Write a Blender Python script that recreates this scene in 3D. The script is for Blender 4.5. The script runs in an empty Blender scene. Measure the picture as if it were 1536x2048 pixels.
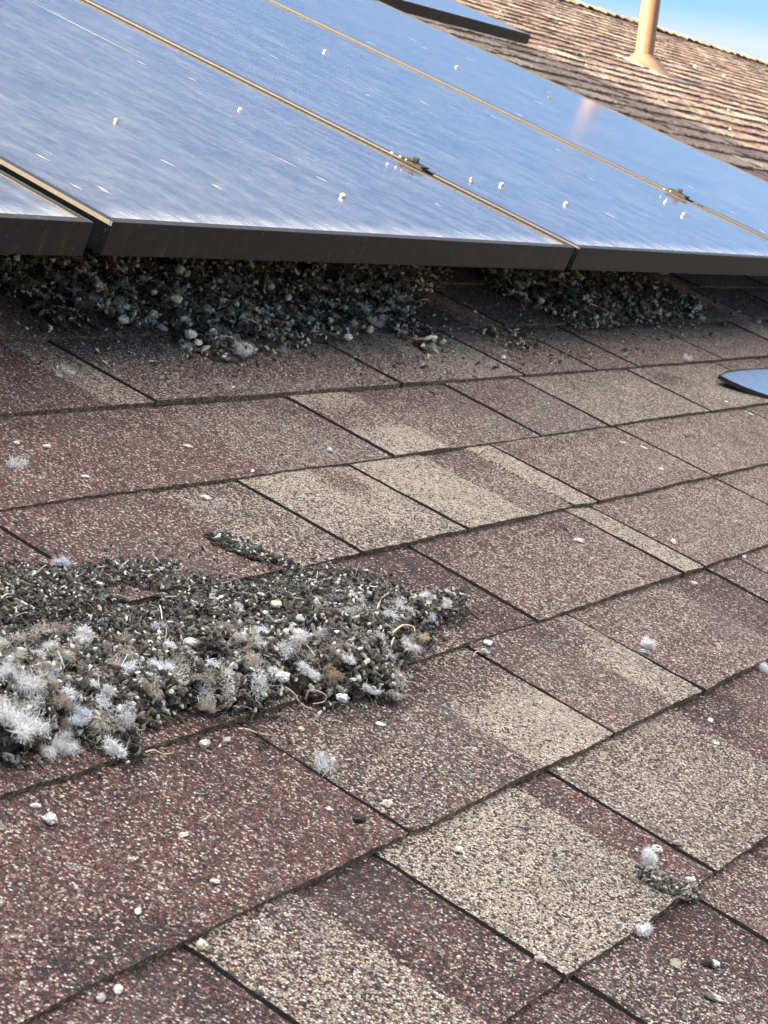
import bpy, math, random
import numpy as np
from mathutils import Matrix, Vector

# ------------------------------------------------------------------ frame of the roof
SLOPE = math.radians(17.6)                 # pitch of the roof; u runs along the courses, v up the slope, w off the slope
BASE_Z = 3.1                               # height of the roof frame's origin above the ground
RS = Matrix.Rotation(SLOPE, 4, 'X')
RF = Matrix.Translation((0, 0, BASE_Z)) @ RS
CAM_C = np.array([0.0, -0.25273491936867504, 0.5636909841387396])
CAM_F = 3911.849
CAM_M = np.array([[0.49754868157747834, -0.7856675842491909, 0.36765711814209956],
                  [-0.09322831140290852, -0.4698221183565262, -0.8778243896451889],
                  [0.8624116136819329, 0.40248432542487084, -0.30700583776778206]])
# surveyed point of the photograph -> point of the roof frame at height w over the roof
def at(x, y, w=0.0):
    d = CAM_M.T @ np.array([(x - 768) / CAM_F, (y - 1024) / CAM_F, 1.0])
    return CAM_C + d * (w - CAM_C[2]) / d[2]
def U(x, y): return float(at(x, y, .006)[0])

scene = bpy.context.scene
C = bpy.context.collection

# ------------------------------------------------------------------ camera
cam_d = bpy.data.cameras.new('camera')
cam = bpy.data.objects.new('camera', cam_d); C.objects.link(cam)
cam_d.sensor_fit = 'VERTICAL'; cam_d.sensor_height = 36.0
cam_d.lens = CAM_F / 2048 * 36.0
cam_d.clip_start = .05; cam_d.clip_end = 2000
r_ = CAM_M
m3 = Matrix(((r_[0][0], -r_[1][0], -r_[2][0]), (r_[0][1], -r_[1][1], -r_[2][1]), (r_[0][2], -r_[1][2], -r_[2][2])))
cam.matrix_world = RF @ (Matrix.Translation(Vector(CAM_C)) @ m3.to_4x4())
cam_d.dof.use_dof = True; cam_d.dof.focus_distance = 1.62; cam_d.dof.aperture_fstop = 38
scene.camera = cam
scene.render.resolution_x = 768; scene.render.resolution_y = 1024

# ------------------------------------------------------------------ sun and sky
AZ_S = math.radians(145)                 # towards the sun, in the roof plane
EL_S = math.radians(4.85)                   # above the roof plane
s_r = Vector((math.cos(AZ_S) * math.cos(EL_S), math.sin(AZ_S) * math.cos(EL_S), math.sin(EL_S)))
s_w = RS.to_3x3() @ s_r
sun_el = math.asin(s_w.z); sun_az = math.atan2(s_w.y, s_w.x)
sun_d = bpy.data.lights.new('sun', 'SUN'); sun_d.energy = 5.0; sun_d.angle = math.radians(.53)
sun_d.color = (1.0, .75, .49)
sun = bpy.data.objects.new('sun', sun_d); C.objects.link(sun)
sun.rotation_euler = (-s_w).to_track_quat('-Z', 'Y').to_euler(); sun.location = (-8, 8, 12)

world = bpy.data.worlds.new('World'); scene.world = world; world.use_nodes = True
wt = world.node_tree; wt.nodes.clear()
def wn(t, **k):
    n = wt.nodes.new(t)
    for a, b in k.items(): setattr(n, a, b)
    return n
sky = wn('ShaderNodeTexSky', sky_type='NISHITA', sun_disc=False)
sky.sun_elevation = sun_el; sky.sun_rotation = math.pi / 2 - sun_az
sky.altitude = 100; sky.air_density = 1.0; sky.dust_density = .2; sky.ozone_density = 2.5
tc = wn('ShaderNodeTexCoord')
mp = wn('ShaderNodeMapping'); mp.inputs['Scale'].default_value = (1.3, 1.3, 5.0); mp.inputs['Location'].default_value = (.4, .2, -.12)
wt.links.new(tc.outputs['Generated'], mp.inputs['Vector'])
nz = wn('ShaderNodeTexNoise'); nz.inputs['Scale'].default_value = 1.5; nz.inputs['Detail'].default_value = 6; nz.inputs['Roughness'].default_value = .55
wt.links.new(mp.outputs[0], nz.inputs['Vector'])
sep = wn('ShaderNodeSeparateXYZ'); wt.links.new(tc.outputs['Generated'], sep.inputs[0])
# cloud bank: dense below about five degrees of elevation, thin veils above it
band = wn('ShaderNodeMapRange', interpolation_type='SMOOTHSTEP')
band.inputs['From Min'].default_value = .098; band.inputs['From Max'].default_value = .074
band.inputs['To Min'].default_value = 0; band.inputs['To Max'].default_value = .9
wt.links.new(sep.outputs['Z'], band.inputs['Value'])
veil = wn('ShaderNodeMapRange', interpolation_type='SMOOTHSTEP')
veil.inputs['From Min'].default_value = .42; veil.inputs['From Max'].default_value = .68
veil.inputs['To Min'].default_value = .25; veil.inputs['To Max'].default_value = .55
wt.links.new(nz.outputs['Fac'], veil.inputs['Value'])
high = wn('ShaderNodeMapRange', interpolation_type='SMOOTHSTEP')   # bright overhead cloud, unseen, added to lift and whiten the ambient light
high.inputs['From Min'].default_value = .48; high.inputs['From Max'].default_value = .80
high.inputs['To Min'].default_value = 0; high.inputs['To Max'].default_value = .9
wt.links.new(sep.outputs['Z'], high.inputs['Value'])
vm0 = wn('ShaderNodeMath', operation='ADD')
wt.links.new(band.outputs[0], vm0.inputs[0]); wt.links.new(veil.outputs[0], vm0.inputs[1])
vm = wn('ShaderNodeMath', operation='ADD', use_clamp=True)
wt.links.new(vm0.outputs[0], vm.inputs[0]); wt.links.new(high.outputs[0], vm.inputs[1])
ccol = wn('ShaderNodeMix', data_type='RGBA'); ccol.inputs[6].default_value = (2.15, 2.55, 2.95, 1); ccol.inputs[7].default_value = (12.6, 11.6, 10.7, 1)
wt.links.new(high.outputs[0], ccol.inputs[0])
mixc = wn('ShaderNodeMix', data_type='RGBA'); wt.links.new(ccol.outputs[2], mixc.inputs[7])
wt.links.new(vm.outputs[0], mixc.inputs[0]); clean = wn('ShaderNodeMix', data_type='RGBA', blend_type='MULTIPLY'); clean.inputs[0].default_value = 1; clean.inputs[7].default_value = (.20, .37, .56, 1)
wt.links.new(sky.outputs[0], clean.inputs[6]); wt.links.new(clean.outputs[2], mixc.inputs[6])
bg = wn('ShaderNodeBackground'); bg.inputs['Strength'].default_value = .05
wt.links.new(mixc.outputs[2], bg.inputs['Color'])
wo = wn('ShaderNodeOutputWorld'); wt.links.new(bg.outputs[0], wo.inputs['Surface'])

scene.view_settings.view_transform = 'Standard'; scene.view_settings.look = 'None'
scene.view_settings.gamma = 1; scene.view_settings.use_curve_mapping = False
scene.view_settings.exposure = 2.85

# ------------------------------------------------------------------ helpers
rng = np.random.default_rng(7); random.seed(7)
def hsh(ix, iy, seed=0):
    n = (ix.astype(np.int64) * 374761393 + iy.astype(np.int64) * 668265263 + seed * 1442695041) & 0x7fffffff
    n = ((n ^ (n >> 13)) * 1274126177) & 0x7fffffff
    return ((n ^ (n >> 16)) & 0xffff) / 65535.0
def noise(x, y, seed=0):
    x = np.asarray(x, float); y = np.asarray(y, float); x, y = np.broadcast_arrays(x, y)
    xi = np.floor(x).astype(int); yi = np.floor(y).astype(int); fx = x - xi; fy = y - yi
    fx = fx * fx * (3 - 2 * fx); fy = fy * fy * (3 - 2 * fy)
    a = hsh(xi, yi, seed); b = hsh(xi + 1, yi, seed); c = hsh(xi, yi + 1, seed); d = hsh(xi + 1, yi + 1, seed)
    return (a * (1 - fx) + b * fx) * (1 - fy) + (c * (1 - fx) + d * fx) * fy * 1.0 - .5
def fbm(x, y, seed=0, o=3):
    s = 0
    for i in range(o): s = s + noise(np.asarray(x) * 2 ** i, np.asarray(y) * 2 ** i, seed + i) / 2 ** i
    return s
def link(name, me, parent=None):
    o = bpy.data.objects.new(name, me); C.objects.link(o)
    if parent: o.parent = parent
    return o
def mesh_np(name, V, F, mats, smooth=False, midx=None, cols=None, cname='tint'):
    """V (n,3); F (m,4) or (m,3) int array; cols (n,3) per-vertex"""
    me = bpy.data.meshes.new(name)
    V = np.asarray(V, np.float32); F = np.asarray(F, np.int32); k = F.shape[1]
    me.vertices.add(len(V)); me.vertices.foreach_set('co', V.ravel())
    me.loops.add(F.size); me.loops.foreach_set('vertex_index', F.ravel())
    me.polygons.add(len(F)); me.polygons.foreach_set('loop_start', np.arange(len(F), dtype=np.int32) * k)
    for m in mats: me.materials.append(m)
    if midx is not None: me.polygons.foreach_set('material_index', np.asarray(midx, np.int32))
    me.polygons.foreach_set('use_smooth', np.full(len(F), smooth))
    if cols is not None:
        a = me.color_attributes.new(cname, 'FLOAT_COLOR', 'POINT')
        cc = np.ones((len(V), 4), np.float32); cc[:, :3] = cols; a.data.foreach_set('color', cc.ravel())
    me.update(calc_edges=True); me.validate()
    return me
def meta(o, label, cat, group=None, kind=None):
    if label: o['label'] = label
    if cat: o['category'] = cat
    if group: o['group'] = group
    if kind: o['kind'] = kind
    return o
def place(o, p=(0, 0, 0), rz=0.0):
    """put a top-level thing at roof-frame point p, turned rz about the roof's normal"""
    o.matrix_world = RF @ Matrix.Translation(Vector([float(c) for c in p])) @ Matrix.Rotation(rz, 4, 'Z')
    return o
def empty(name, label, cat, p=(0, 0, 0), rz=0.0, group=None):
    o = bpy.data.objects.new(name, None); C.objects.link(o); o.empty_display_size = .05
    meta(o, label, cat, group); place(o, p, rz); return o
class MB:
    def __init__(s): s.V = []; s.F = []; s.M = []
    def quadbox(s, x0, x1, y0, y1, z0, z1, m=0):
        b = len(s.V); s.V += [(x0, y0, z0), (x1, y0, z0), (x1, y1, z0), (x0, y1, z0), (x0, y0, z1), (x1, y0, z1), (x1, y1, z1), (x0, y1, z1)]
        for f in ((0, 3, 2, 1), (4, 5, 6, 7), (0, 1, 5, 4), (1, 2, 6, 5), (2, 3, 7, 6), (3, 0, 4, 7)):
            s.F.append([b + i for i in f]); s.M.append(m)
    def lathe(s, prof, n=24, mat=None, m=0, cap=True):
        """prof: list of (radius, height, shift x, shift y)"""
        b = len(s.V)
        for (r, z, dx, dy) in prof:
            for i in range(n):
                a = 2 * math.pi * i / n; p = Vector((dx + r * math.cos(a), dy + r * math.sin(a), z))
                if mat is not None: p = mat @ p
                s.V.append(tuple(p))
        for j in range(len(prof) - 1):
            for i in range(n):
                k = (i + 1) % n; s.F.append([b + j * n + i, b + j * n + k, b + (j + 1) * n + k, b + (j + 1) * n + i]); s.M.append(m)
        if cap:
            s.F.append([b + (len(prof) - 1) * n + i for i in range(n)]); s.M.append(m)
            s.F.append([b + i for i in reversed(range(n))]); s.M.append(m)
    def build(s, name, mats, parent=None, smooth=False, bevel=0.0):
        me = bpy.data.meshes.new(name); me.from_pydata(s.V, [], s.F)
        for m in mats: me.materials.append(m)
        for p, m in zip(me.polygons, s.M): p.material_index = m; p.use_smooth = smooth
        me.update(); o = link(name, me, parent)
        if bevel:
            b = o.modifiers.new('bevel', 'BEVEL'); b.width = bevel; b.segments = 2; b.limit_method = 'ANGLE'
        return o

# ------------------------------------------------------------------ materials
def mat(name):
    m = bpy.data.materials.new(name); m.use_nodes = True; nt = m.node_tree
    b = nt.nodes['Principled BSDF']
    return m, nt, b
def N(nt, t, ins=None, **k):
    n = nt.nodes.new(t)
    for a, v in k.items(): setattr(n, a, v)
    for a, v in (ins or {}).items():
        if hasattr(v, 'is_linked') or isinstance(v, bpy.types.NodeSocket): nt.links.new(v, n.inputs[a])
        else: n.inputs[a].default_value = v
    return n
def ramp(nt, fac, stops, interp='LINEAR'):
    n = nt.nodes.new('ShaderNodeValToRGB'); nt.links.new(fac, n.inputs[0]); cr = n.color_ramp; cr.interpolation = interp
    while len(cr.elements) > 1: cr.elements.remove(cr.elements[0])
    cr.elements[0].position = stops[0][0]; cr.elements[0].color = (*stops[0][1], 1)
    for p, c in stops[1:]:
        e = cr.elements.new(p); e.color = (*c, 1)
    return n.outputs['Color']
def mixrgb(nt, f, a, b, mode='MIX'):
    n = nt.nodes.new('ShaderNodeMix'); n.data_type = 'RGBA'; n.blend_type = mode
    for i, v in ((0, f), (6, a), (7, b)):
        if isinstance(v, bpy.types.NodeSocket): nt.links.new(v, n.inputs[i])
        elif isinstance(v, tuple): n.inputs[i].default_value = (*v, 1)
        else: n.inputs[i].default_value = v
    return n.outputs[2]
def math_(nt, op, a, b=None, clamp=False):
    n = nt.nodes.new('ShaderNodeMath'); n.operation = op; n.use_clamp = clamp
    for i, v in ((0, a), (1, b)):
        if v is None: continue
        if isinstance(v, bpy.types.NodeSocket): nt.links.new(v, n.inputs[i])
        else: n.inputs[i].default_value = v
    return n.outputs[0]

def granule_material(name='mineral_granules', scale=590):
    m, nt, b = mat(name)
    tc = N(nt, 'ShaderNodeTexCoord'); P = tc.outputs['Object']
    # slightly warped cells so that the grains are irregular chips
    wz = N(nt, 'ShaderNodeTexNoise', {'Vector': P, 'Scale': 900.0, 'Detail': 1.0})
    wa = N(nt, 'ShaderNodeVectorMath', {0: wz.outputs['Color'], 'Scale': .0014}, operation='SCALE')
    pw = N(nt, 'ShaderNodeVectorMath', {0: P, 1: wa.outputs[0]}, operation='ADD').outputs[0]
    vo = N(nt, 'ShaderNodeTexVoronoi', {'Vector': pw, 'Scale': float(scale)})
    ve = N(nt, 'ShaderNodeTexVoronoi', {'Vector': pw, 'Scale': float(scale)}, feature='DISTANCE_TO_EDGE')
    sc = N(nt, 'ShaderNodeSeparateColor', {'Color': vo.outputs['Color']})
    r1, r2, r3 = sc.outputs
    at_ = N(nt, 'ShaderNodeVertexColor', layer_name='tint'); sa = N(nt, 'ShaderNodeSeparateColor', {'Color': at_.outputs['Color']})
    tan, red, drk = sa.outputs
    big = N(nt, 'ShaderNodeTexNoise', {'Vector': P, 'Scale': 34.0, 'Detail': 5.0, 'Roughness': .62}).outputs['Fac']
    bign = math_(nt, 'MULTIPLY', math_(nt, 'SUBTRACT', big, .5), .85)
    r = math_(nt, 'ADD', r1, bign)
    t1 = tan; t2 = math_(nt, 'ADD', tan, red); t3 = math_(nt, 'ADD', t2, drk)
    def below(v, t):   # soft step
        n = N(nt, 'ShaderNodeMapRange', {'Value': math_(nt, 'SUBTRACT', v, t), 'From Min': -.02, 'From Max': .02, 'To Min': 1.0, 'To Max': 0.0}); return n.outputs[0]
    cream = ramp(nt, r2, [(0, (.40, .32, .24)), (.45, (.58, .49, .39)), (.8, (.72, .64, .53)), (1, (.86, .82, .75))])
    mar = ramp(nt, r2, [(0, (.095, .045, .045)), (.45, (.175, .070, .066)), (.75, (.26, .125, .115)), (.91, (.42, .29, .27)), (1, (.80, .70, .64))])
    dark = ramp(nt, r2, [(0, (.018, .016, .018)), (.6, (.050, .040, .042)), (1, (.10, .078, .075))])
    mid = ramp(nt, r2, [(0, (.13, .10, .095)), (.5, (.24, .195, .18)), (.8, (.42, .37, .34)), (1, (.84, .80, .76))])
    col = mixrgb(nt, below(r, t3), mid, dark)
    col = mixrgb(nt, below(r, t2), col, mar)
    col = mixrgb(nt, below(r, t1), col, cream)
    # asphalt showing between the grains and in small bald spots
    ed = N(nt, 'ShaderNodeMapRange', {'Value': ve.outputs['Distance'], 'From Min': .0, 'From Max': .16, 'To Min': .10, 'To Max': 1.0}).outputs[0]
    col = mixrgb(nt, 1.0, col, N(nt, 'ShaderNodeCombineColor', {'Red': ed, 'Green': ed, 'Blue': ed}).outputs[0], 'MULTIPLY')
    st = N(nt, 'ShaderNodeTexNoise', {'Vector': P, 'Scale': 7.0, 'Detail': 6.0, 'Roughness': .7}).outputs['Fac']
    col = mixrgb(nt, N(nt, 'ShaderNodeMapRange', {'Value': st, 'From Min': .52, 'From Max': .75, 'To Min': 0.0, 'To Max': .45}).outputs[0], col, (.13, .125, .12))
    nt.links.new(col, b.inputs['Base Color']); b.inputs['Roughness'].default_value = .82
    b.inputs['Specular IOR Level'].default_value = .35
    h = math_(nt, 'ADD', math_(nt, 'MULTIPLY', math_(nt, 'MINIMUM', ve.outputs['Distance'], .28), 2.2), math_(nt, 'MULTIPLY', r3, .7))
    bp = N(nt, 'ShaderNodeBump', {'Height': h, 'Distance': .0014, 'Strength': 1.0})
    nt.links.new(bp.outputs[0], b.inputs['Normal'])
    return m
M_GRAN = granule_material()

def speckle_material(name, stops, scale=500, rough=.9, bump=.0008):
    m, nt, b = mat(name); P = N(nt, 'ShaderNodeTexCoord').outputs['Object']
    n = N(nt, 'ShaderNodeTexNoise', {'Vector': P, 'Scale': float(scale), 'Detail': 4.0, 'Roughness': .7}).outputs['Fac']
    nt.links.new(ramp(nt, n, stops), b.inputs['Base Color']); b.inputs['Roughness'].default_value = rough
    bp = N(nt, 'ShaderNodeBump', {'Height': n, 'Distance': bump, 'Strength': .8}); nt.links.new(bp.outputs[0], b.inputs['Normal'])
    return m
M_BUTT = speckle_material('shingle_cut_edge', [(.34, (.018, .015, .013)), (.48, (.075, .058, .040)), (.58, (.19, .145, .095)), (.70, (.42, .34, .23))], 300)
M_GROOVE = speckle_material('asphalt_groove', [(.3, (.006, .006, .006)), (.7, (.035, .030, .028))], 600)
M_BLACK = speckle_material('black_anodised_frame', [(.3, (.016, .017, .018)), (.55, (.026, .026, .028)), (.72, (.06, .058, .055))], 26, .42, .0001)
def frame_mat():
    m, nt, b = mat('weathered_black_frame'); P = N(nt, 'ShaderNodeTexCoord').outputs['Object']
    mp = N(nt, 'ShaderNodeMapping', {'Vector': P, 'Scale': (60.0, 60.0, 9.0)})
    n = N(nt, 'ShaderNodeTexNoise', {'Vector': mp.outputs[0], 'Scale': 1.0, 'Detail': 6.0, 'Roughness': .65}).outputs['Fac']
    n2 = N(nt, 'ShaderNodeTexNoise', {'Vector': P, 'Scale': 130.0, 'Detail': 6.0, 'Roughness': .75}).outputs['Fac']
    base = ramp(nt, n, [(.35, (.009, .010, .011)), (.6, (.016, .016, .017)), (.72, (.045, .044, .042))])
    base = mixrgb(nt, N(nt, 'ShaderNodeMapRange', {'Value': n2, 'From Min': .58, 'From Max': .72, 'To Min': 0.0, 'To Max': .45}).outputs[0], base, (.22, .21, .19))
    nt.links.new(base, b.inputs['Base Color']); b.inputs['Roughness'].default_value = .48; b.inputs['Specular IOR Level'].default_value = .28
    return m
M_FRAME = frame_mat()
def simple(name, c, rough=.7, metal=0.0, spec=.4, var=.0, scale=60):
    m, nt, b = mat(name)
    if var:
        P = N(nt, 'ShaderNodeTexCoord').outputs['Object']
        n = N(nt, 'ShaderNodeTexNoise', {'Vector': P, 'Scale': float(scale), 'Detail': 5.0, 'Roughness': .65}).outputs['Fac']
        lo = tuple(x * (1 - var) for x in c); hi = tuple(min(1, x * (1 + var)) for x in c)
        nt.links.new(ramp(nt, n, [(.3, lo), (.7, hi)]), b.inputs['Base Color'])
    else: b.inputs['Base Color'].default_value = (*c, 1)
    b.inputs['Roughness'].default_value = rough; b.inputs['Metallic'].default_value = metal; b.inputs['Specular IOR Level'].default_value = spec
    return m
M_ALU = simple('brushed_aluminium', (.62, .62, .60), .35, 1.0, var=.15, scale=40)
M_SEAL = simple('dusty_sealant_edge', (.085, .078, .06), .9, var=.35, scale=220)
M_PIPE = simple('tan_pipe_paint', (.20, .115, .072), .6, var=.10, scale=25)
M_DARKBASE = simple('dark_underside', (.03, .03, .032), .6)

def glass_mat():
    m, nt, b = mat('dusty_solar_glass'); P = N(nt, 'ShaderNodeTexCoord').outputs['Object']
    mp = N(nt, 'ShaderNodeMapping', {'Vector': P, 'Scale': (150.0, 50.0, 1.0), 'Rotation': (0, 0, math.radians(-4))})
    st = N(nt, 'ShaderNodeTexNoise', {'Vector': mp.outputs[0], 'Scale': 1.0, 'Detail': 5.0, 'Roughness': .6}).outputs['Fac']
    mp2 = N(nt, 'ShaderNodeMapping', {'Vector': P, 'Scale': (30.0, 9.0, 1.0), 'Rotation': (0, 0, math.radians(-7))})
    st2 = N(nt, 'ShaderNodeTexNoise', {'Vector': mp2.outputs[0], 'Scale': 1.0, 'Detail': 6.0, 'Roughness': .65}).outputs['Fac']
    bl = N(nt, 'ShaderNodeTexNoise', {'Vector': P, 'Scale': 3.2, 'Detail': 4.0}).outputs['Fac']
    # dirt collects along the low edge of each panel (object y = 0 there)
    sy = N(nt, 'ShaderNodeSeparateXYZ', {0: P}).outputs['Y']
    low = N(nt, 'ShaderNodeMapRange', {'Value': sy, 'From Min': .010, 'From Max': .045, 'To Min': .42, 'To Max': 0.0}).outputs[0]
    e1 = math_(nt, 'MULTIPLY', low, math_(nt, 'MULTIPLY', math_(nt, 'ADD', st, st2), 1.0))
    d = math_(nt, 'ADD', math_(nt, 'MULTIPLY', N(nt, 'ShaderNodeMapRange', {'Value': st, 'From Min': .50, 'From Max': .78, 'To Min': 0.0, 'To Max': 1.0}).outputs[0], .20),
              math_(nt, 'MULTIPLY', N(nt, 'ShaderNodeMapRange', {'Value': st2, 'From Min': .42, 'From Max': .72, 'To Min': 0.0, 'To Max': 1.0}).outputs[0], .26))
    d = math_(nt, 'ADD', d, math_(nt, 'ADD', math_(nt, 'MULTIPLY', bl, .12), .05))
    sp = N(nt, 'ShaderNodeTexNoise', {'Vector': P, 'Scale': 48.0, 'Detail': 8.0, 'Roughness': .75}).outputs['Fac']   # dried water marks and dust freckles
    d = math_(nt, 'ADD', d, math_(nt, 'MULTIPLY', N(nt, 'ShaderNodeMapRange', {'Value': sp, 'From Min': .50, 'From Max': .72, 'To Min': 0.0, 'To Max': 1.0}).outputs[0], .22))
    d = math_(nt, 'ADD', d, e1, True)
    col = mixrgb(nt, d, (.012, .020, .060), (.46, .47, .47))
    nt.links.new(col, b.inputs['Base Color'])
    rg = math_(nt, 'ADD', math_(nt, 'MULTIPLY', d, .35), .07)
    nt.links.new(rg, b.inputs['Roughness']); b.inputs['IOR'].default_value = 1.75
    b.inputs['Coat Weight'].default_value = .5; b.inputs['Coat Roughness'].default_value = .09; b.inputs['Coat IOR'].default_value = 1.5
    bp = N(nt, 'ShaderNodeBump', {'Height': st, 'Distance': .00002, 'Strength': .15}); nt.links.new(bp.outputs[0], b.inputs['Normal'])
    return m
M_GLASS = glass_mat()

def tint_mat(name, rough=.85, spec=.25, scale=1500, trans=0.0, amt=.35):
    """colour from the mesh's own tint attribute, roughened by fine noise"""
    m, nt, b = mat(name); P = N(nt, 'ShaderNodeTexCoord').outputs['Object']
    a = N(nt, 'ShaderNodeVertexColor', layer_name='tint').outputs['Color']
    n = N(nt, 'ShaderNodeTexNoise', {'Vector': P, 'Scale': float(scale), 'Detail': 3.0}).outputs['Fac']
    k = N(nt, 'ShaderNodeMapRange', {'Value': n, 'From Min': .3, 'From Max': .7, 'To Min': 1 - amt, 'To Max': 1 + amt}).outputs[0]
    col = mixrgb(nt, 1.0, a, N(nt, 'ShaderNodeCombineColor', {'Red': k, 'Green': k, 'Blue': k}).outputs[0], 'MULTIPLY')
    nt.links.new(col, b.inputs['Base Color']); b.inputs['Roughness'].default_value = rough; b.inputs['Specular IOR Level'].default_value = spec
    if trans:
        tr = N(nt, 'ShaderNodeBsdfTranslucent', {'Color': col}); mx = N(nt, 'ShaderNodeMixShader', {0: trans, 1: b.outputs[0], 2: tr.outputs[0]})
        nt.links.new(mx.outputs[0], nt.nodes['Material Output'].inputs['Surface'])
    return m
M_PEL = tint_mat('dry_dropping', amt=.45)
M_DOWN = tint_mat('down_feather', .9, .1, 800, .22, .08)

# ------------------------------------------------------------------ shingle roof
D = .143                                    # exposure of one course
KINDS = {   # tan, red, dark shares of the granules; how much the shadow-line granules darken the top
    'T': (.72, .03, .19, .10), 'T2': (.46, .18, .20, .35), 'T3': (.40, .12, .16, .30), 'B': (.20, .26, .24, .45),
    'M': (.08, .62, .16, .45), 'R': (.22, .46, .11, .50), 'P': (.27, .46, .06, .35), 'D': (.07, .42, .42, .30), 'G': (.18, .24, .20, .35), 'K': (.08, .30, .55, .2)}
def seg(*a): return a
# per course: (point on the boundary, kind, 'C' cut step up / 'S' printed colour change)
TABLE = {
 -2: [(-9, 'D', 'C', 0), ],
 -1: [(-9, 'D', 'S', 0), (U(1168, 1951), 'B', 'C', 1), (U(1325, 1845), 'D', 'S', 0), (U(1413, 1791), 'P', 'C', 1)],
 0: [(-9, 'M', 'S', 1), (U(300, 1960), 'D', 'S', 0), (U(410, 1896), 'T2', 'C', 1), (U(640, 1800), 'D', 'S', 0), (U(768, 1701), 'T', 'C', 1), (U(1075, 1590), 'M', 'S', 0),
     (U(1118, 1541), 'T3', 'C', 1), (U(1375, 1425), 'M', 'S', 0)],
 1: [(-9, 'M', 'C', 1), (U(540, 1474), 'B', 'C', 1), (U(870, 1400), 'T', 'S', 1), (U(968, 1304), 'R', 'C', 1), (U(1203, 1324), 'T', 'S', 1), (U(1163, 1234), 'R', 'C', 1),
     (U(1345, 1165), 'D', 'S', 0), (U(1423, 1135), 'B', 'C', 1), (U(1490, 1116), 'P', 'C', 1)],
 2: [(-9, 'M', 'C', 1), (U(300, 1230), 'B', 'S', 1), (U(720, 1150), 'D', 'S', 0), (U(848, 1101), 'R', 'C', 1), (U(1060, 1055), 'R', 'S', 1), (U(1158, 1026), 'T', 'C', 1), (U(1218, 1024), 'P', 'C', 1), (U(1448, 958), 'P', 'C', 1)],
 3: [(-9, 'M', 'C', 1), (U(0, 1041), 'M', 'C', 1), (U(360, 1010), 'B', 'S', 0), (U(440, 1040), 'T2', 'S', 0), (U(500, 965), 'T', 'C', 1), (U(735, 940), 'T', 'C', 1),
     (U(900, 935), 'R', 'S', 0), (U(1000, 925), 'T', 'S', 1), (U(1013, 897), 'R', 'C', 1), (U(1253, 857), 'P', 'C', 1), (U(1500, 815), 'R', 'C', 1)],
 4: [(-9, 'M', 'S', 0), (U(480, 900), 'G', 'S', 0), (U(607, 802), 'T', 'C', 1), (U(745, 805), 'B', 'S', 0), (U(913, 772), 'G', 'C', 1), (U(1053, 757), 'T3', 'C', 1), (U(1273, 742), 'T3', 'C', 1), (U(1438, 724), 'R', 'C', 1)],
 5: [(-9, 'D', 'S', 0), (U(120, 745), 'T3', 'S', 0), (U(132, 692), 'B', 'C', 1), (U(690, 700), 'G', 'C', 1), (U(840, 720), 'T3', 'S', 1), (U(928, 682), 'G', 'C', 1), (U(1108, 692), 'B', 'C', 1), (U(1128, 654), 'R', 'C', 1), (U(1318, 652), 'G', 'C', 1)],
 6: [(-9, 'M', 'S', 0), (U(948, 617), 'B', 'C', 1), (U(1438, 602), 'G', 'C', 1)],
}
def fill_table(k, umax):
    rr = random.Random(1000 + k * 7)
    T = list(TABLE.get(k, [(-9, 'M', 'S', 0)]))
    u = T[-1][0] if T[-1][0] > 0 else -8.0
    lev = T[-1][3]
    while u < umax:
        u += rr.uniform(.10, .30)
        if lev: T.append((u, rr.choice(['M', 'R', 'T3', 'T2', 'B'] if k > 13 else ['M', 'D', 'D', 'R', 'B']), 'S', 0)); lev = 0  # far courses draw lighter kinds: stronger sunlight painted into their colour
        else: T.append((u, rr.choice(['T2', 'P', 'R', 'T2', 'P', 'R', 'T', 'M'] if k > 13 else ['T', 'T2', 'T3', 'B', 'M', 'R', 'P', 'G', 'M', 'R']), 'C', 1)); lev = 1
    return T
# small printed blotches: (u, v, ru, rv, kind)
def blot(x, y, ru, rv, kind):
    p = at(x, y, .006); return (float(p[0]), float(p[1]), ru, rv, kind)
BLOTS = [blot(690, 958, .030, .030, 'M'), blot(1050, 905, .02, .03, 'M'), blot(1110, 1050, .045, .028, 'D'), blot(1120, 1265, .05, .03, 'D'), blot(930, 1345, .10, .030, 'D'),
         blot(1385, 1170, .04, .035, 'D'), blot(820, 1150, .06, .05, 'D'), blot(1430, 1410, .05, .025, 'K'), blot(1370, 1855, .05, .04, 'D'), blot(1340, 755, .06, .02, 'D'),
         blot(1290, 900, .06, .03, 'G'), blot(700, 830, .10, .03, 'M'), blot(250, 1900, .06, .03, 'K'), blot(980, 800, .10, .03, 'M'), blot(870, 1850, .03, .03, 'M')]
STEP = .0024; TH = .0037; GW = .0013
def gw(k): return .0013 if k <= 1 else .0018 if k <= 3 else .0025
def und(u, v):
    far = np.clip((np.asarray(u) - 2.5) / 2.5, 0, 1)
    return fbm(np.asarray(u) * 1.1, np.asarray(v) * 1.6, 5) * .004 + far * (fbm(np.asarray(u) * 2.6 + 9, np.asarray(v) * 7.0, 15, 2) * .0045)
VMIN_K, VMAX_K = -9, 38
UMIN, UMAX = -6.2, 24.0
V = []; F = []; MI = []; COL = []; base = 0
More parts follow.
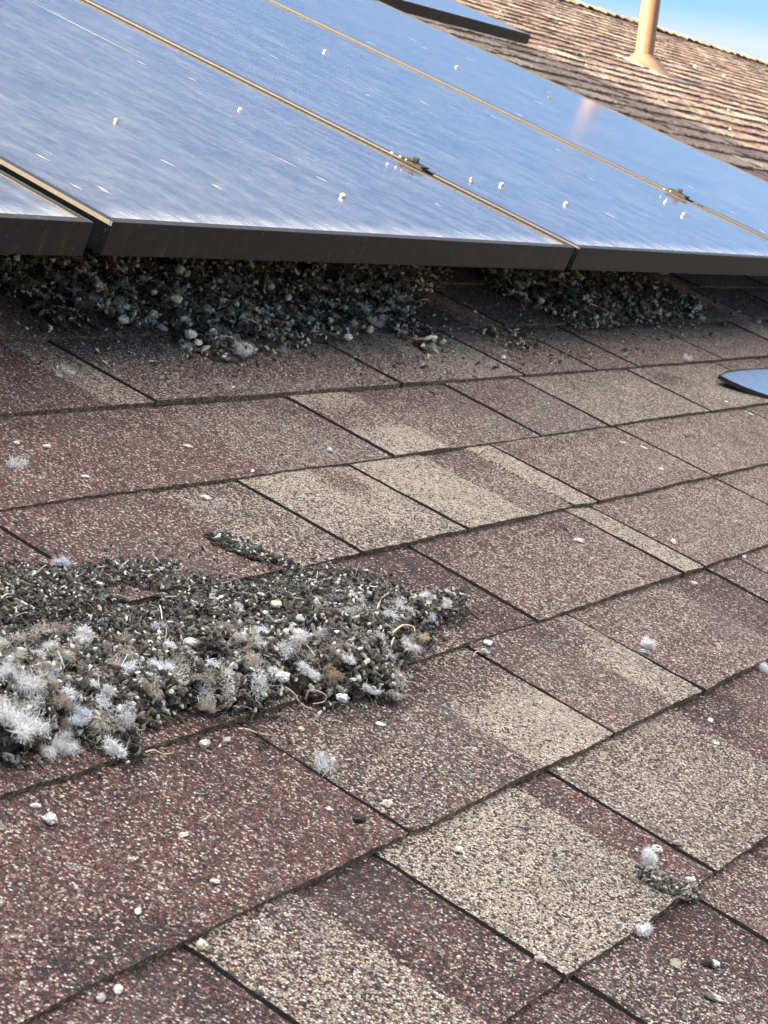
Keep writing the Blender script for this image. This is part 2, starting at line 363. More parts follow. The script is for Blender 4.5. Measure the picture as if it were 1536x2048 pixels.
for k in range(VMIN_K, VMAX_K + 1):
    near = -2 <= k <= 7
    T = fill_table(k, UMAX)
    # columns: (u, level, kind, is_groove)
    if near: grid = np.concatenate([np.arange(UMIN, .2, .08), np.arange(.2, 4.2, .007), np.arange(4.2, 9, .03), np.arange(9, UMAX, .06)])
    else: grid = np.concatenate([np.arange(UMIN, 3.0, .08), np.arange(3.0, 5.2, .05), np.arange(5.2, 6.2, .02), np.arange(6.2, 14.5, .0085 if k > 13 else .05), np.arange(14.5, 16, .03), np.arange(16, UMAX, .08)])
    starts = np.array([t[0] for t in T])
    keep = np.ones(len(grid), bool)
    for s0 in starts:
        i = np.searchsorted(grid, s0)
        for j in (i - 1, i):
            if 0 <= j < len(grid) and -.0042 < grid[j] - s0 < .0032: keep[j] = False
    cols = []
    for g in grid[keep]:
        i = int(np.searchsorted(starts, g, side='right')) - 1
        cols.append((g, i, 0, 0, 0))
    for i, t in enumerate(T):
        if i == 0: continue
        s0 = t[0]
        if t[2] == 'C': cols += [(s0 - gw(k) * 1.2, i - 1, 1, 0, 1), (s0 - gw(k) * .9, i - 1, 1, 1, 1), (s0 - .00005, i, 1, 1, 1), (s0 + .00035, i, 1, 0, 1)]
        else: cols += [(s0 - .001, i - 1, 1, 0, 0), (s0 + .001, i, 1, 0, 0)]
    cols.sort(key=lambda c: c[0])
    cu = np.array([c[0] for c in cols]); ci = np.array([c[1] for c in cols]); cj = np.array([c[2] for c in cols]); cg = np.array([c[3] for c in cols]); cc = np.array([c[4] for c in cols])
    lev = np.array([T[i][3] for i in ci], float)
    tr = np.random.default_rng(50 + k).uniform(-.4, .4, len(T)); lev = lev + tr[ci] * .35
    # tabs bed down towards the next cut, so that each cut shows the low edge of its neighbour
    cs = np.array([t[0] for i, t in enumerate(T) if i and t[2] == 'C'] + [99.0]); nx_ = cs[np.clip(np.searchsorted(cs, cu + 1e-4), 0, len(cs) - 1)]
    bed = np.clip(1 - (nx_ - cu) / .045, 0, 1); lev = lev - np.where(lev > .5, 1, 0) * bed * bed * (3 - 2 * bed) * .6
    ts = np.array([0, .012, .05, .12, .22, .34, .46, .58, .70, .80, .88, .94, 1.03]) if near else np.array([0, .05, .22, .40, .58, .76, .9, 1.03])
    nu, ntt = len(cu), len(ts)
    uu = np.repeat(cu[None, :], ntt, 0); tt = np.repeat(ts[:, None], nu, 1)
    jit = (1 + 3.0 * (1 - cc[None, :])) * fbm(tt * 14 + k * 31, np.repeat(ci[None, :], ntt, 0) * 3.7 + .5, 77) * .0016 + (noise(tt * 60, np.repeat(ci[None, :], ntt, 0) * 1.3, 5) * .0010 if near else 0)
    lean = (hsh(ci, np.full_like(ci, k), 3) - .5)[None, :] * .006
    uu = uu + np.where(cj[None, :] == 1, jit + lean * (tt - .5) * (cc[None, :]), 0)
    edge_w = np.exp(-(tt / .03) ** 2)
    vj = (fbm(uu * 9, np.full_like(uu, k * 3.3), 21) * .0030 + noise(uu * 130, np.full_like(uu, k * 1.7), 22) * .0016 + noise(uu * 330, np.full_like(uu, k * 2.7), 23) * (.0012 if near else 0))
    vv = (k + tt) * D + vj * edge_w - .0012 * np.where(lev > .5, 1, 0)[None, :] * edge_w
    curl = fbm(uu * 2.3 + 40, np.full_like(uu, k * 5.1), 33) * .0028 * np.exp(-tt * 4)
    zz = .0012 + (TH if near else TH * 2.1) * (1 - tt) + STEP * lev[None, :] * (1 - .25 * tt) + np.where(cg[None, :] == 1, -.0065, 0) + curl + und(uu, vv)
    zz = zz + noise(uu * 260, vv * 260, 8) * .0005 * (1 if near else 0)
    if not near: zz = zz + (hsh((uu * 9000).astype(int), (vv * 7000).astype(int), 4) - .5) * (.0066 if k > 13 else .003)
    zz = np.where(tt > 1, zz - .0005, zz)
    # butt face rows below t=0
    zb = np.minimum(zz[0] - .0022, .0008 + und(uu[0], vv[0]) + STEP * .0)
    zb = zz[0] - (.0064 if near else .012)
    rows_u = np.vstack([uu[0:1], uu]); rows_v = np.vstack([vv[0:1] + .0006, vv]); rows_z = np.vstack([zb[None, :], zz])
    n = (ntt + 1) * nu
    V.append(np.stack([rows_u, rows_v, rows_z], -1).reshape(-1, 3))
    # colours
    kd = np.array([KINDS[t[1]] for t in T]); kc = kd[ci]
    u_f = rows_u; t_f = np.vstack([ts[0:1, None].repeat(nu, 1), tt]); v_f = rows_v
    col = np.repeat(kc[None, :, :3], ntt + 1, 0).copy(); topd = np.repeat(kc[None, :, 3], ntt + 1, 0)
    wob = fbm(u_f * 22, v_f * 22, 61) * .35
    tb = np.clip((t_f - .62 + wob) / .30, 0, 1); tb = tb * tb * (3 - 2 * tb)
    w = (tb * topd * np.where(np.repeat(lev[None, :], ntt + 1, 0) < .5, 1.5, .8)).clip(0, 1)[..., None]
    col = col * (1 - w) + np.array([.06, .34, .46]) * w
    for (bu, bv, ru, rv, kn) in BLOTS:
        if abs(bv - (k + .5) * D) > D * 1.2: continue
        own = (np.floor(bv / D) == k)
        if not own: continue
        q = ((u_f - bu) / ru) ** 2 + ((v_f - bv) / rv) ** 2 + wob * 1.2
        ww = (np.clip(1.5 - q, 0, 1) * .85)[..., None]; col = col * (1 - ww) + np.array(KINDS[kn][:3]) * ww
    var = fbm(u_f * 5 + 3, v_f * 7, 90)
    col[..., 0] = (col[..., 0] * (1 + var * .5)).clip(0, .9); col[..., 2] = (col[..., 2] * (1 - var * .6)).clip(0, .9)
    COL.append(col.reshape(-1, 3))
    i0 = (np.arange(ntt)[:, None] * nu + np.arange(nu - 1)[None, :])
    q = np.stack([i0, i0 + 1, i0 + nu + 1, i0 + nu], -1) + base
    mi = np.zeros((ntt, nu - 1), int); mi[0, :] = 1
    gr = (cg[:-1] + cg[1:] > 0) ; mi[:, gr] = 2
    F.append(q.reshape(-1, 4)); MI.append(mi.ravel()); base += n
house = empty('house_roof', 'reddish brown and tan asphalt shingle roof climbing to a ridge behind the solar panels', 'roof')
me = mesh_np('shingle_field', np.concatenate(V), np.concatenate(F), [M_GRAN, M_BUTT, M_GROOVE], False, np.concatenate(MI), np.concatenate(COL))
link('shingle_field', me, house)
VR = (VMAX_K + 1) * D                       # ridge
# surface height of the roof under things
def surf(u, v):
    k = math.floor(v / D); t = v / D - k; T = fill_cache(k); lv = 0
    for s_ in T:
        if s_[0] <= u: lv = s_[3]
        else: break
    return float(.0012 + TH * (1 - t) + STEP * lv * (1 - .25 * t) + und(np.array([u]), np.array([v]))[0])
_fc = {}
def fill_cache(k):
    if k not in _fc: _fc[k] = fill_table(k, UMAX)
    return _fc[k]
def on_roof(x, y):
    p = at(x, y, .006); z = surf(p[0], p[1]); p = at(x, y, z); return np.array([p[0], p[1], z])

# ridge caps: bent shingles lapped along the ridge, one part
V = []; F = []; COL = []; b = 0; rr = random.Random(5)
sl2 = 2 * SLOPE
uu = UMIN
while uu < UMAX:
    L = .21 + rr.uniform(-.012, .012); ex = .15; lift = .020 + rr.uniform(-.004, .006); kind = rr.choice(['G', 'T3', 'B', 'M', 'T2', 'G']); c0 = KINDS[kind][:3]
    dv = rr.uniform(-.012, .012)
    for (x, z1) in ((uu, lift), (uu + .03, lift - .001), (uu + L, .004)):
        for s_ in range(7):
            a = (s_ - 3) / 3 * .135
            if a <= 0: y = VR + a + dv * .3; z = z1 + .008
            else: y = VR + a * math.cos(sl2); z = z1 + .008 - a * math.sin(sl2)
            V.append((x, y, z + rr.uniform(-.0015, .0015))); COL.append(c0)
    for r in range(2):
        for s_ in range(6): i = b + r * 7 + s_; F.append((i, i + 1, i + 8, i + 7))
    b += 21
    for s_ in range(7):
        x, y, z = V[b - 21 + s_]; V.append((x + .002, y, z - .018)); COL.append((.1, .2, .6))
    for s_ in range(6): F.append((b + s_, b + s_ + 1, b - 21 + s_ + 1, b - 21 + s_))
    b += 7
    uu += ex
link('ridge_cap', mesh_np('ridge_cap', V, F, [M_GRAN], False, None, np.array(COL)), house)
# back slope and roof deck, walls below
mb = MB()
c2, s2 = math.cos(sl2), math.sin(sl2)
mb.V += [(UMIN, VR, .004), (UMAX, VR, .004), (UMAX, VR + 5.6 * c2, .004 - 5.6 * s2), (UMIN, VR + 5.6 * c2, .004 - 5.6 * s2)]; mb.F.append([0, 1, 2, 3]); mb.M.append(0)
bs = mb.build('back_slope', [speckle_material('far_slope_shingles', [(.3, (.06, .04, .035)), (.5, (.16, .10, .085)), (.7, (.33, .25, .19))], 90)], house)
V0 = VMIN_K * D
mb = MB(); mb.quadbox(UMIN, UMAX, V0 + .01, VR - .05, -.05, -.012); mb.build('roof_deck', [simple('plywood_deck', (.30, .22, .14), .8, var=.2)], house)
mb = MB(); mb.quadbox(UMIN - .02, UMAX + .02, V0 - .02, V0 + .008, -.16, .004); mb.build('fascia', [simple('fascia_paint', (.42, .34, .25), .6, var=.1)], house)
# walls are upright, so they are given in world terms and handed to the tilted parent
wl = MB(); ye = (V0 + .5) * math.cos(SLOPE); yb = VR * math.cos(SLOPE) + 5.1 * math.cos(SLOPE); ztop = BASE_Z + (V0 + .5) * math.sin(SLOPE) - .08
wl.quadbox(UMIN + .4, UMAX - .4, ye, yb, 0, ztop); w_ = wl.build('wall', [simple('stucco_wall', (.52, .44, .34), .9, var=.12, scale=30)], house)
w_.matrix_parent_inverse = (house.matrix_world).inverted()

g = mesh_np('ground', [(-400, -400, 0), (400, -400, 0), (400, 400, 0), (-400, 400, 0)], [(0, 1, 2, 3)],
            [speckle_material('dry_lawn', [(.3, (.05, .06, .025)), (.5, (.11, .11, .05)), (.7, (.20, .17, .10))], 3, .95, .02)])
meta(link('ground', g), 'dry grass ground around the house', 'ground', kind='structure')

# ------------------------------------------------------------------ solar panels
PT = .155; FR = .0335; PL = 1.70
def solar_panel(u0, u1, v0, w, label, group, raise_=0.0):
    """origin at the low left corner of the frame's top face"""
    W = u1 - u0; t = empty('solar_panel', label, 'solar panel', (u0, v0, w + raise_), 0, group)
    lip = .011
    f = MB()
    f.quadbox(0, W, 0, .0022, -FR, 0)                    # low front face
    f.quadbox(0, W, PL - .0022, PL, -FR, 0)
    f.quadbox(0, .0022, .0022, PL - .0022, -FR, 0); f.quadbox(W - .0022, W, .0022, PL - .0022, -FR, 0)
    f.quadbox(.0022, W - .0022, .0022, lip, -.0013, -.0002); f.quadbox(.0022, W - .0022, PL - lip, PL - .0022, -.0013, -.0002)
    f.quadbox(.0022, lip, lip, PL - lip, -.0013, -.0002); f.quadbox(W - lip, W - .0022, lip, PL - lip, -.0013, -.0002)
    f.quadbox(.0022, W - .0022, .0022, .028, -FR, -FR + .0015); f.quadbox(.0022, W - .0022, PL - .028, PL - .0022, -FR, -FR + .0015)
    f.build('frame', [M_FRAME], t, bevel=.0005)
    nx, ny = 2, 2
    g = MB(); g.quadbox(lip - .002, W - lip + .002, lip - .002, PL - lip + .002, -.0052, -.0014)
    g.build('glass', [M_GLASS], t)
    # dried dirt caught along the inner edge of the frame
    rr = np.random.default_rng(int(u0 * 100) + 500)
    def line(xa, sgn, dw):
        n = 240; y = np.linspace(lip, PL - lip, n); wd = .45 * dw * (.6 + 1.0 * (noise(y * 40, 0 * y, int(u0 * 10) + 50) + .5) + 1.6 * np.clip(noise(y * 9, 0 * y + 3, 3), 0, 1))
        a = np.stack([np.full(n, xa), y, np.full(n, -.0004)], 1); c = np.stack([xa + sgn * wd, y, np.full(n, -.0011)], 1)
        Vv = np.concatenate([a, c]); i = np.arange(n - 1); Ff = np.stack([i, i + 1, i + n + 1, i + n], 1)
        return Vv, Ff
    V1, F1 = line(W - lip, -1, .0010); V2, F2 = line(lip, 1, .0003)
    link('dirt_line', mesh_np('dirt_line', V1, F1, [M_SEAL]), t); link('dirt_line', mesh_np('dirt_line', V2, F2, [M_SEAL]), t)
    b_ = MB(); b_.quadbox(.004, W - .004, .004, PL - .004, -.0068, -.0054); b_.build('backsheet', [M_DARKBASE], t)
    return t
lowers = [(-2.755, -1.725), (-1.705, -.675), (-.655, .375), (.395, 1.4165), (1.443, 2.4635), (2.4815, 3.522), (3.540, 4.575)]
lo_lab = {3: 'solar panel at the left border showing only its lower right corner', 4: 'large dusty solar panel second from the left in the front row',
          5: 'third solar panel in the front row, carrying three round pale pellets near its middle', 6: 'rightmost solar panel of the front row reflecting the tan vent pipe'}
PANELS = {}
for i, (a, b_) in enumerate(lowers):
    PANELS[i] = solar_panel(a, b_, .786, PT, lo_lab.get(i, 'solar panel of the front row beyond the left edge of the view'), 'solar panels of the front row', {4: .0016, 5: .0025, 6: .0033}.get(i, 0))
UW = .145; up_ = at(1025, 53, UW); ux = float(up_[0]); uv0 = float(at(900, 26, UW)[1])
for i in range(7):
    b_ = ux - i * 1.05
    lab = ('far solar panel whose black front edge ends beside the sunlit shingles' if i == 0 else 'solar panel of the back row hidden behind the front row')
    solar_panel(b_ - 1.03, b_, uv0, UW, lab, 'solar panels of the back row')
# rails and feet
def rail(v, ua, ub, lab, dz=0.0):
    t = empty('mounting_rail', lab, 'rail', (ua, v, .012 + dz), 0, 'mounting rails')
    m_ = MB(); L = ub - ua; m_.quadbox(0, L, -.018, .018, .065, .1085); m_.build('rail_bar', [M_ALU], t, bevel=.001)
    x = .25
    while x < L:
        f_ = MB(); f_.quadbox(x - .02, x + .02, -.05, .05, -.004, .006); f_.quadbox(x - .02, x + .02, -.026, -.0185, .006, .085); f_.build('rail_foot', [M_ALU], t, bevel=.001); x += 1.2
rail(1.10, -2.70, 4.45, 'lower aluminium mounting rail under the front row of solar panels')
rail(2.10, -2.70, 4.45, 'upper aluminium mounting rail under the front row of solar panels')
rail(uv0 + .35, -.40, ux - .12, 'lower aluminium mounting rail under the back row of solar panels', UW - PT)
rail(uv0 + 1.35, -.40, ux - .12, 'upper aluminium mounting rail under the back row of solar panels', UW - PT)
def clamp(u, v, w, lab):
    t = empty('panel_clamp', lab, 'clamp', (u, v, w), 0, 'clamps between the panels')
    a = MB(); a.quadbox(-.0135, .0135, -.020, .020, .0006, .0030); a.quadbox(-.0075, .0075, -.020, .020, -.03, .0006); a.build('clamp_body', [M_GROOVE], t, bevel=.0006)
    b2 = MB(); b2.lathe([(.0062, .0036, 0, 0), (.0062, .0090, 0, 0), (.0050, .0100, 0, 0)], 6); b2.build('bolt', [M_BLACK], t)
for (x, y, ww, lab) in ((822, 328, .158, 'black clamp gripping the gap between the second and third front solar panels, under pale pellets'),
                        (1352, 388, .159, 'black clamp gripping the gap between the third and rightmost front solar panels')):
    p = at(x, y, ww); uc = 2.4725 if x < 1000 else 3.531
    clamp(uc, p[1], ww + .0006, lab)

# ------------------------------------------------------------------ droppings
def tube_template(seed, nseg=6, ns=6, bend=1.0):
    r = np.random.default_rng(seed); L = 1.0; k = r.uniform(.3, 2.6) * bend * r.choice([-1, 1])
    s = np.linspace(-.5, .5, nseg + 1); ang = s * k
    cx = np.cumsum(np.cos(ang)) / (nseg + 1); cy = np.cumsum(np.sin(ang)) / (nseg + 1); cx -= cx.mean(); cy -= cy.mean()
    cz = np.cumsum(r.normal(0, .05, nseg + 1)); cz -= cz.mean()
    prof = np.sqrt(np.clip(1 - (np.abs(s) * 1.9) ** 3.2, .05, 1)) * (1 + r.normal(0, .16, nseg + 1)) * .145
    V = []
    for i in range(nseg + 1):
        tx, ty = math.cos(ang[i]), math.sin(ang[i]); nx, ny = -ty, tx
        for j in range(ns):
            a = 2 * math.pi * j / ns; rr = prof[i] * (1 + r.normal(0, .10)); V.append((cx[i] + nx * math.cos(a) * rr, cy[i] + ny * math.cos(a) * rr, cz[i] + math.sin(a) * rr))
    V = np.array(V); F = []
    for i in range(nseg):
        for j in range(ns): jj = (j + 1) % ns; F.append((i * ns + j, i * ns + jj, (i + 1) * ns + jj, (i + 1) * ns + j))
    for i in (0, nseg):
        for j in (0, 2): 
            q = (i * ns + j, i * ns + j + 1, i * ns + (j + 2) % ns, i * ns + (j + 3) % ns)
            F.append(q if i else q[::-1])
    end = np.abs(np.repeat(s, ns)) * 2
    return V, np.array(F), np.repeat(s, ns)
TPL = [tube_template(i) for i in range(14)]
PAL = np.array([[.80, .84, .88]]) * np.array([(.085, .070, .055), (.13, .11, .088), (.055, .046, .040), (.18, .16, .13), (.11, .115, .105), (.24, .20, .15), (.035, .030, .028), (.16, .165, .155), (.30, .27, .22), (.42, .41, .37), (.62, .61, .57)])
PW = np.array([.15, .15, .20, .09, .10, .04, .17, .06, .025, .03, .022]); PW = PW / PW.sum()
def rot_mats(n, r, flat=.5):
    z = r.uniform(0, 2 * math.pi, n); tx = r.normal(0, flat, n); ty = r.uniform(-1, 1, n) * math.pi * (flat > .3)
    cz, sz = np.cos(z), np.sin(z); cx, sx = np.cos(tx), np.sin(tx); cy, sy = np.cos(ty), np.sin(ty)
    Rz = np.zeros((n, 3, 3)); Rz[:, 0, 0] = cz; Rz[:, 0, 1] = -sz; Rz[:, 1, 0] = sz; Rz[:, 1, 1] = cz; Rz[:, 2, 2] = 1
    Ry = np.zeros((n, 3, 3)); Ry[:, 0, 0] = cx; Ry[:, 0, 2] = sx; Ry[:, 2, 0] = -sx; Ry[:, 2, 2] = cx; Ry[:, 1, 1] = 1
    Rx = np.zeros((n, 3, 3)); Rx[:, 1, 1] = cy; Rx[:, 1, 2] = -sy; Rx[:, 2, 1] = sy; Rx[:, 2, 2] = cy; Rx[:, 0, 0] = 1
    return Rz @ Ry @ Rx
def pellets_mesh(P, L, R_, r, flat=.5, pal=None, pw=None, white=.10):
    """P (n,3) centres, L lengths, R_ thickness factors"""
    n = len(P); Vs, Fs, Cs = [], [], []; b = 0; Rm = rot_mats(n, r, flat); pick = r.integers(0, len(TPL), n)
    pal = PAL if pal is None else pal; pw = PW if pw is None else pw
    col = pal[r.choice(len(pal), n, p=pw)] * r.uniform(.75, 1.3, (n, 1)); cap = r.random(n) < white; capc = np.array([.62, .63, .60])
    for t in range(len(TPL)):
        idx = np.where(pick == t)[0]
        if not len(idx): continue
        tv, tf, s = TPL[t]; m = len(tv)
        A = tv[None] * np.stack([L[idx], L[idx], L[idx]], -1)[:, None, :] * np.stack([np.ones(len(idx)), R_[idx] ** .3, R_[idx]], -1)[:, None, :]
        A = np.einsum('nij,nmj->nmi', Rm[idx], A) + P[idx][:, None, :]
        A += r.normal(0, 1, A.shape) * (L[idx] * .018)[:, None, None]
        cc = np.repeat(col[idx][:, None, :], m, 1)
        cm = (cap[idx][:, None] & (s[None, :] > .12)); cc = np.where(cm[..., None], capc, cc)
        Vs.append(A.reshape(-1, 3)); Cs.append(cc.reshape(-1, 3).clip(0, .85)); Fs.append((tf[None] + (np.arange(len(idx)) * m)[:, None, None] + b).reshape(-1, 4)); b += m * len(idx)
    return np.concatenate(Vs), np.concatenate(Fs), np.concatenate(Cs)
def inpoly(px, py, poly):
    c = np.zeros(len(px), bool); n = len(poly)
    for i in range(n):
        x1, y1 = poly[i]; x2, y2 = poly[(i + 1) % n]
        m = ((y1 > py) != (y2 > py)); 
        with np.errstate(divide='ignore', invalid='ignore'): xx = (x2 - x1) * (py - y1) / (y2 - y1 + 1e-12) + x1
        c ^= m & (px < xx)
    return c
def edgedist(px, py, poly):
    d = np.full(len(px), 1e9); n = len(poly)
    for i in range(n):
        a = np.array(poly[i]); b = np.array(poly[(i + 1) % n]); ab = b - a; t = ((px - a[0]) * ab[0] + (py - a[1]) * ab[1]) / (ab @ ab + 1e-12); t = np.clip(t, 0, 1)
        d = np.minimum(d, np.hypot(px - a[0] - t * ab[0], py - a[1] - t * ab[1]))
    return d
def roof_poly(pts): return [tuple(at(x, y, .008)[:2]) for x, y in pts]
def surf_arr(u, v): return np.array([surf(a, b) for a, b in zip(u, v)])

class Pile:
    def __init__(s, poly, hmax, ramp_, seed, thick=None):
        s.poly = roof_poly(poly); s.h = hmax; s.ramp = ramp_; s.seed = seed; s.thick = thick
    def height(s, u, v):
        u = np.atleast_1d(u).astype(float); v = np.atleast_1d(v).astype(float)
        ins = inpoly(u, v, s.poly); d = edgedist(u, v, s.poly) * ins
        e = np.clip(d / s.ramp, 0, 1) ** .6
        lump = 1 + fbm(u * 26, v * 26, s.seed) * .9
        k = 1.0 if s.thick is None else s.thick(u, v)
        return e * s.h * lump.clip(.25, 2) * k * ins
def ins_(ok, u, v, pile): return np.where(inpoly(u, v, pile.poly), 1.0, -1.0)
def build_pile(name, label, pile, n, L0, L1, seed, holes=(), mound=True, white=.1, edge=.006, cat='droppings', fib=400):
    r = np.random.default_rng(seed); P = np.array(pile.poly); lo, hi = P.min(0), P.max(0)
    hp = [roof_poly(h) for h in holes]
    us, vs = [], []
    tot = 0
    while tot < n:
        u = r.uniform(lo[0], hi[0], n); v = r.uniform(lo[1], hi[1], n)
        d = edgedist(u, v, pile.poly); ok = inpoly(u, v, pile.poly)
        ok = (ok & (r.random(n) < np.clip(.25 + d / (edge * 3), 0, 1))) | (~ok & (d < edge * 2.2) & (r.random(n) < .30))
        for h in hp: ok &= ~(inpoly(u, v, h) & (r.random(n) < .93))
        ok &= (fbm(u * 34, v * 34, seed + 5) > (-.42 if pile.h > .012 else -.26)) & (d * ins_(ok, u, v, pile) + fbm(u * 55, v * 55, seed + 6) * edge * 2.6 > -.2 * edge)
        us.append(u[ok]); vs.append(v[ok]); tot += ok.sum()
    u = np.concatenate(us)[:n]; v = np.concatenate(vs)[:n]
    h = pile.height(u, v); z0 = surf_arr(u, v)
    L = r.uniform(L0, L1, n) * (.75 + .5 * np.clip(h / (pile.h + 1e-9), 0, 1.2)) * r.choice([.6, 1, 1, 1.35], n)
    z = z0 + h * (1 - .55 * r.random(n) ** 2.5) + L * .16
    V1, F1, C1 = pellets_mesh(np.stack([u, v, z], 1), L, r.uniform(.55, 1.25, n), r, .5, white=white)
    # hair-thin stems, barbs and shreds caught among the pellets
    if fib:
        m_ = fib; pick = r.integers(0, n, m_); S = 5; st = np.stack([u[pick], v[pick], z[pick] + .0015], 1); d_ = r.normal(0, 1, (m_, 3)); d_[:, 2] = np.abs(d_[:, 2]) * .35
        d_ /= np.linalg.norm(d_, axis=1, keepdims=True); ln = r.uniform(.006, .018, m_) * (L1 / .0085) ** .5; cv = r.normal(0, .9, (m_, 3)) * .3; pts = [st]; dd = d_
        for i in range(1, S):
            dd = dd + cv; dd[:, 2] -= .06; dd /= np.linalg.norm(dd, axis=1, keepdims=True); pts.append(pts[-1] + dd * (ln / S)[:, None])
        pts = np.stack(pts, 1); sd_ = np.cross(dd, r.normal(0, 1, (m_, 3))); sd_ /= np.linalg.norm(sd_, axis=1, keepdims=True) + 1e-9
        wd_ = r.uniform(.00012, .0005, (m_, 1, 1)); A_ = pts + sd_[:, None] * wd_; B_ = pts - sd_[:, None] * wd_; Vf = np.stack([A_, B_], 2).reshape(-1, 3)
        i0 = (np.arange(m_)[:, None] * (S * 2) + np.arange(S - 1)[None] * 2); Ff = np.stack([i0, i0 + 1, i0 + 3, i0 + 2], -1).reshape(-1, 4)
        cf = np.array([(.42, .36, .27), (.60, .56, .48), (.22, .18, .13), (.66, .68, .68)])[r.integers(0, 4, m_)]
        F1 = np.concatenate([F1, Ff + len(V1)]); V1 = np.concatenate([V1, Vf]); C1 = np.concatenate([C1, np.repeat(cf, S * 2, 0)])
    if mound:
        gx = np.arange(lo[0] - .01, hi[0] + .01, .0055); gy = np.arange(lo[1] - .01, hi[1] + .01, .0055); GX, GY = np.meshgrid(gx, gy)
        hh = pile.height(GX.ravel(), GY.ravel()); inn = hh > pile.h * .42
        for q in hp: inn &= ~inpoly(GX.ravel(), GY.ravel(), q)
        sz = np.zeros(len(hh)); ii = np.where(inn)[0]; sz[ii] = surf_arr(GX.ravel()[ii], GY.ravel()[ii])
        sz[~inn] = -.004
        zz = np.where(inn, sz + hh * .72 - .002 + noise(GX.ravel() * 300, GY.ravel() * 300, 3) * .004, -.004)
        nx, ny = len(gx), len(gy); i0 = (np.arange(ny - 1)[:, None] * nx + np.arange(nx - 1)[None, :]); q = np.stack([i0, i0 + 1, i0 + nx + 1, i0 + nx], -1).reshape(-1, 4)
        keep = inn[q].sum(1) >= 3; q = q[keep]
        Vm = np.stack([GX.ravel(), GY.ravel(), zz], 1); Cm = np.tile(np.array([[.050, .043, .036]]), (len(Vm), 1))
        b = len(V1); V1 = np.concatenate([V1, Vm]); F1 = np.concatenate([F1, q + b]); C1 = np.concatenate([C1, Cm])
    o = link(name, mesh_np(name, V1, F1, [M_PEL], False, None, C1)); place(o)
    return meta(o, label, cat, None, 'stuff')

big_poly = [(-330, 1150), (-60, 1120), (60, 1128), (130, 1122), (250, 1112), (380, 1122), (415, 1150), (470, 1150), (560, 1132), (640, 1126), (700, 1130), (748, 1142), (770, 1172), (850, 1185), (905, 1188), (945, 1212), (940, 1240), (880, 1250), (858, 1290), (812, 1322), (790, 1350), (815, 1385), (780, 1400), (700, 1400), (640, 1410), (575, 1385), (520, 1425), (440, 1438), (370, 1436), (300, 1455), (250, 1475), (305, 1512), (240, 1528), (175, 1488), (120, 1480), (70, 1525), (0, 1532), (-330, 1500)]
def big_thick(u, v):
    # the heap is thin uphill and swells towards its low edge and to the left
    a = np.array(at(300, 1420, .01)[:2]); b = np.array(at(700, 1370, .01)[:2]); up = np.array(at(300, 1140, .01)[:2])
    t = (v - a[1]) / (up[1] - a[1]); lw = np.clip(1.15 - t * 1.25, .16, 1.1)
    left = np.clip(1.25 - (u - .86) * .75, .55, 1.35)
    return lw * left
big = Pile(big_poly, .021, .020, 41, big_thick)
build_pile('dropping_heap', 'large dark heap of dried bird droppings and down spilling over the shingles at left', big, 21000, .0042, .0085, 11,
           holes=[[(205, 1172), (250, 1168), (320, 1182), (318, 1200), (262, 1208), (215, 1190)], [(420, 1150), (560, 1132), (380, 1120), (330, 1150), (300, 1172)]])
def coarse(name, label, pile, poly, n, L0, L1, seed):
    r = np.random.default_rng(seed); P = roof_poly(poly); A = np.array(P); lo, hi = A.min(0), A.max(0)
    u = r.uniform(lo[0], hi[0], n * 6); v = r.uniform(lo[1], hi[1], n * 6); ok = inpoly(u, v, P) & inpoly(u, v, pile.poly); u = u[ok][:n]; v = v[ok][:n]; m = len(u)
    z = surf_arr(u, v) + pile.height(u, v) * 1.02 + .001; L = r.uniform(L0, L1, m)
    V1, F1, C1 = pellets_mesh(np.stack([u, v, z], 1), L, r.uniform(.8, 1.3, m), r, .9, white=.2, pal=np.array([[.62, .64, .66]]) * np.array([(.17, .14, .10), (.28, .23, .16), (.11, .10, .085), (.36, .34, .30), (.50, .47, .40), (.07, .06, .05)]), pw=np.array([.26, .18, .22, .14, .06, .14]))
    o = link(name, mesh_np(name, V1, F1, [M_PEL], False, None, C1)); place(o); return meta(o, label, 'droppings', None, 'stuff')
coarse('coarse_droppings', 'coarser curled droppings along the low swollen edge of the large heap', big, [(-330, 1290), (100, 1270), (400, 1300), (800, 1240), (860, 1290), (800, 1400), (500, 1440), (250, 1530), (-330, 1540)], 1500, .0065, .0125, 21)
band = Pile([(395, 1060), (440, 1062), (520, 1088), (570, 1112), (620, 1130), (560, 1134), (500, 1120), (440, 1092)], .004, .02, 43)
build_pile('dropping_scatter', 'thin grey strip of small droppings on the shingle just above the large heap', band, 560, .0045, .008, 12, mound=False, fib=20)
# fine crumbs strewn round the large heap
fr = Pile([(-200, 1080), (420, 1060), (760, 1120), (980, 1200), (960, 1320), (840, 1420), (560, 1500), (330, 1560), (-200, 1570)], .0001, .02, 44)
build_pile('dropping_crumbs', 'loose crumbs of droppings strewn around the large heap', fr, 1100, .0025, .005, 13, mound=False, white=.25, fib=60)
hA = Pile([(-140, 470), (200, 470), (600, 480), (880, 500), (905, 560), (880, 575), (840, 600), (836, 640), (880, 665), (905, 690), (885, 712), (840, 700), (800, 672), (760, 660), (700, 684), (640, 690), (560, 702), (490, 730), (430, 722), (385, 705), (345, 668), (250, 655), (200, 660), (130, 655), (80, 632), (40, 596), (-20, 560), (-140, 540)], .008, .035, 45)
PAL = PAL * np.array([[1.34, 1.24, 1.12]])
build_pile('dropping_heap', 'long dark heap of droppings and grit under the second solar panel from the left', hA, 8000, .0058, .0125, 14, white=.26, edge=.01)
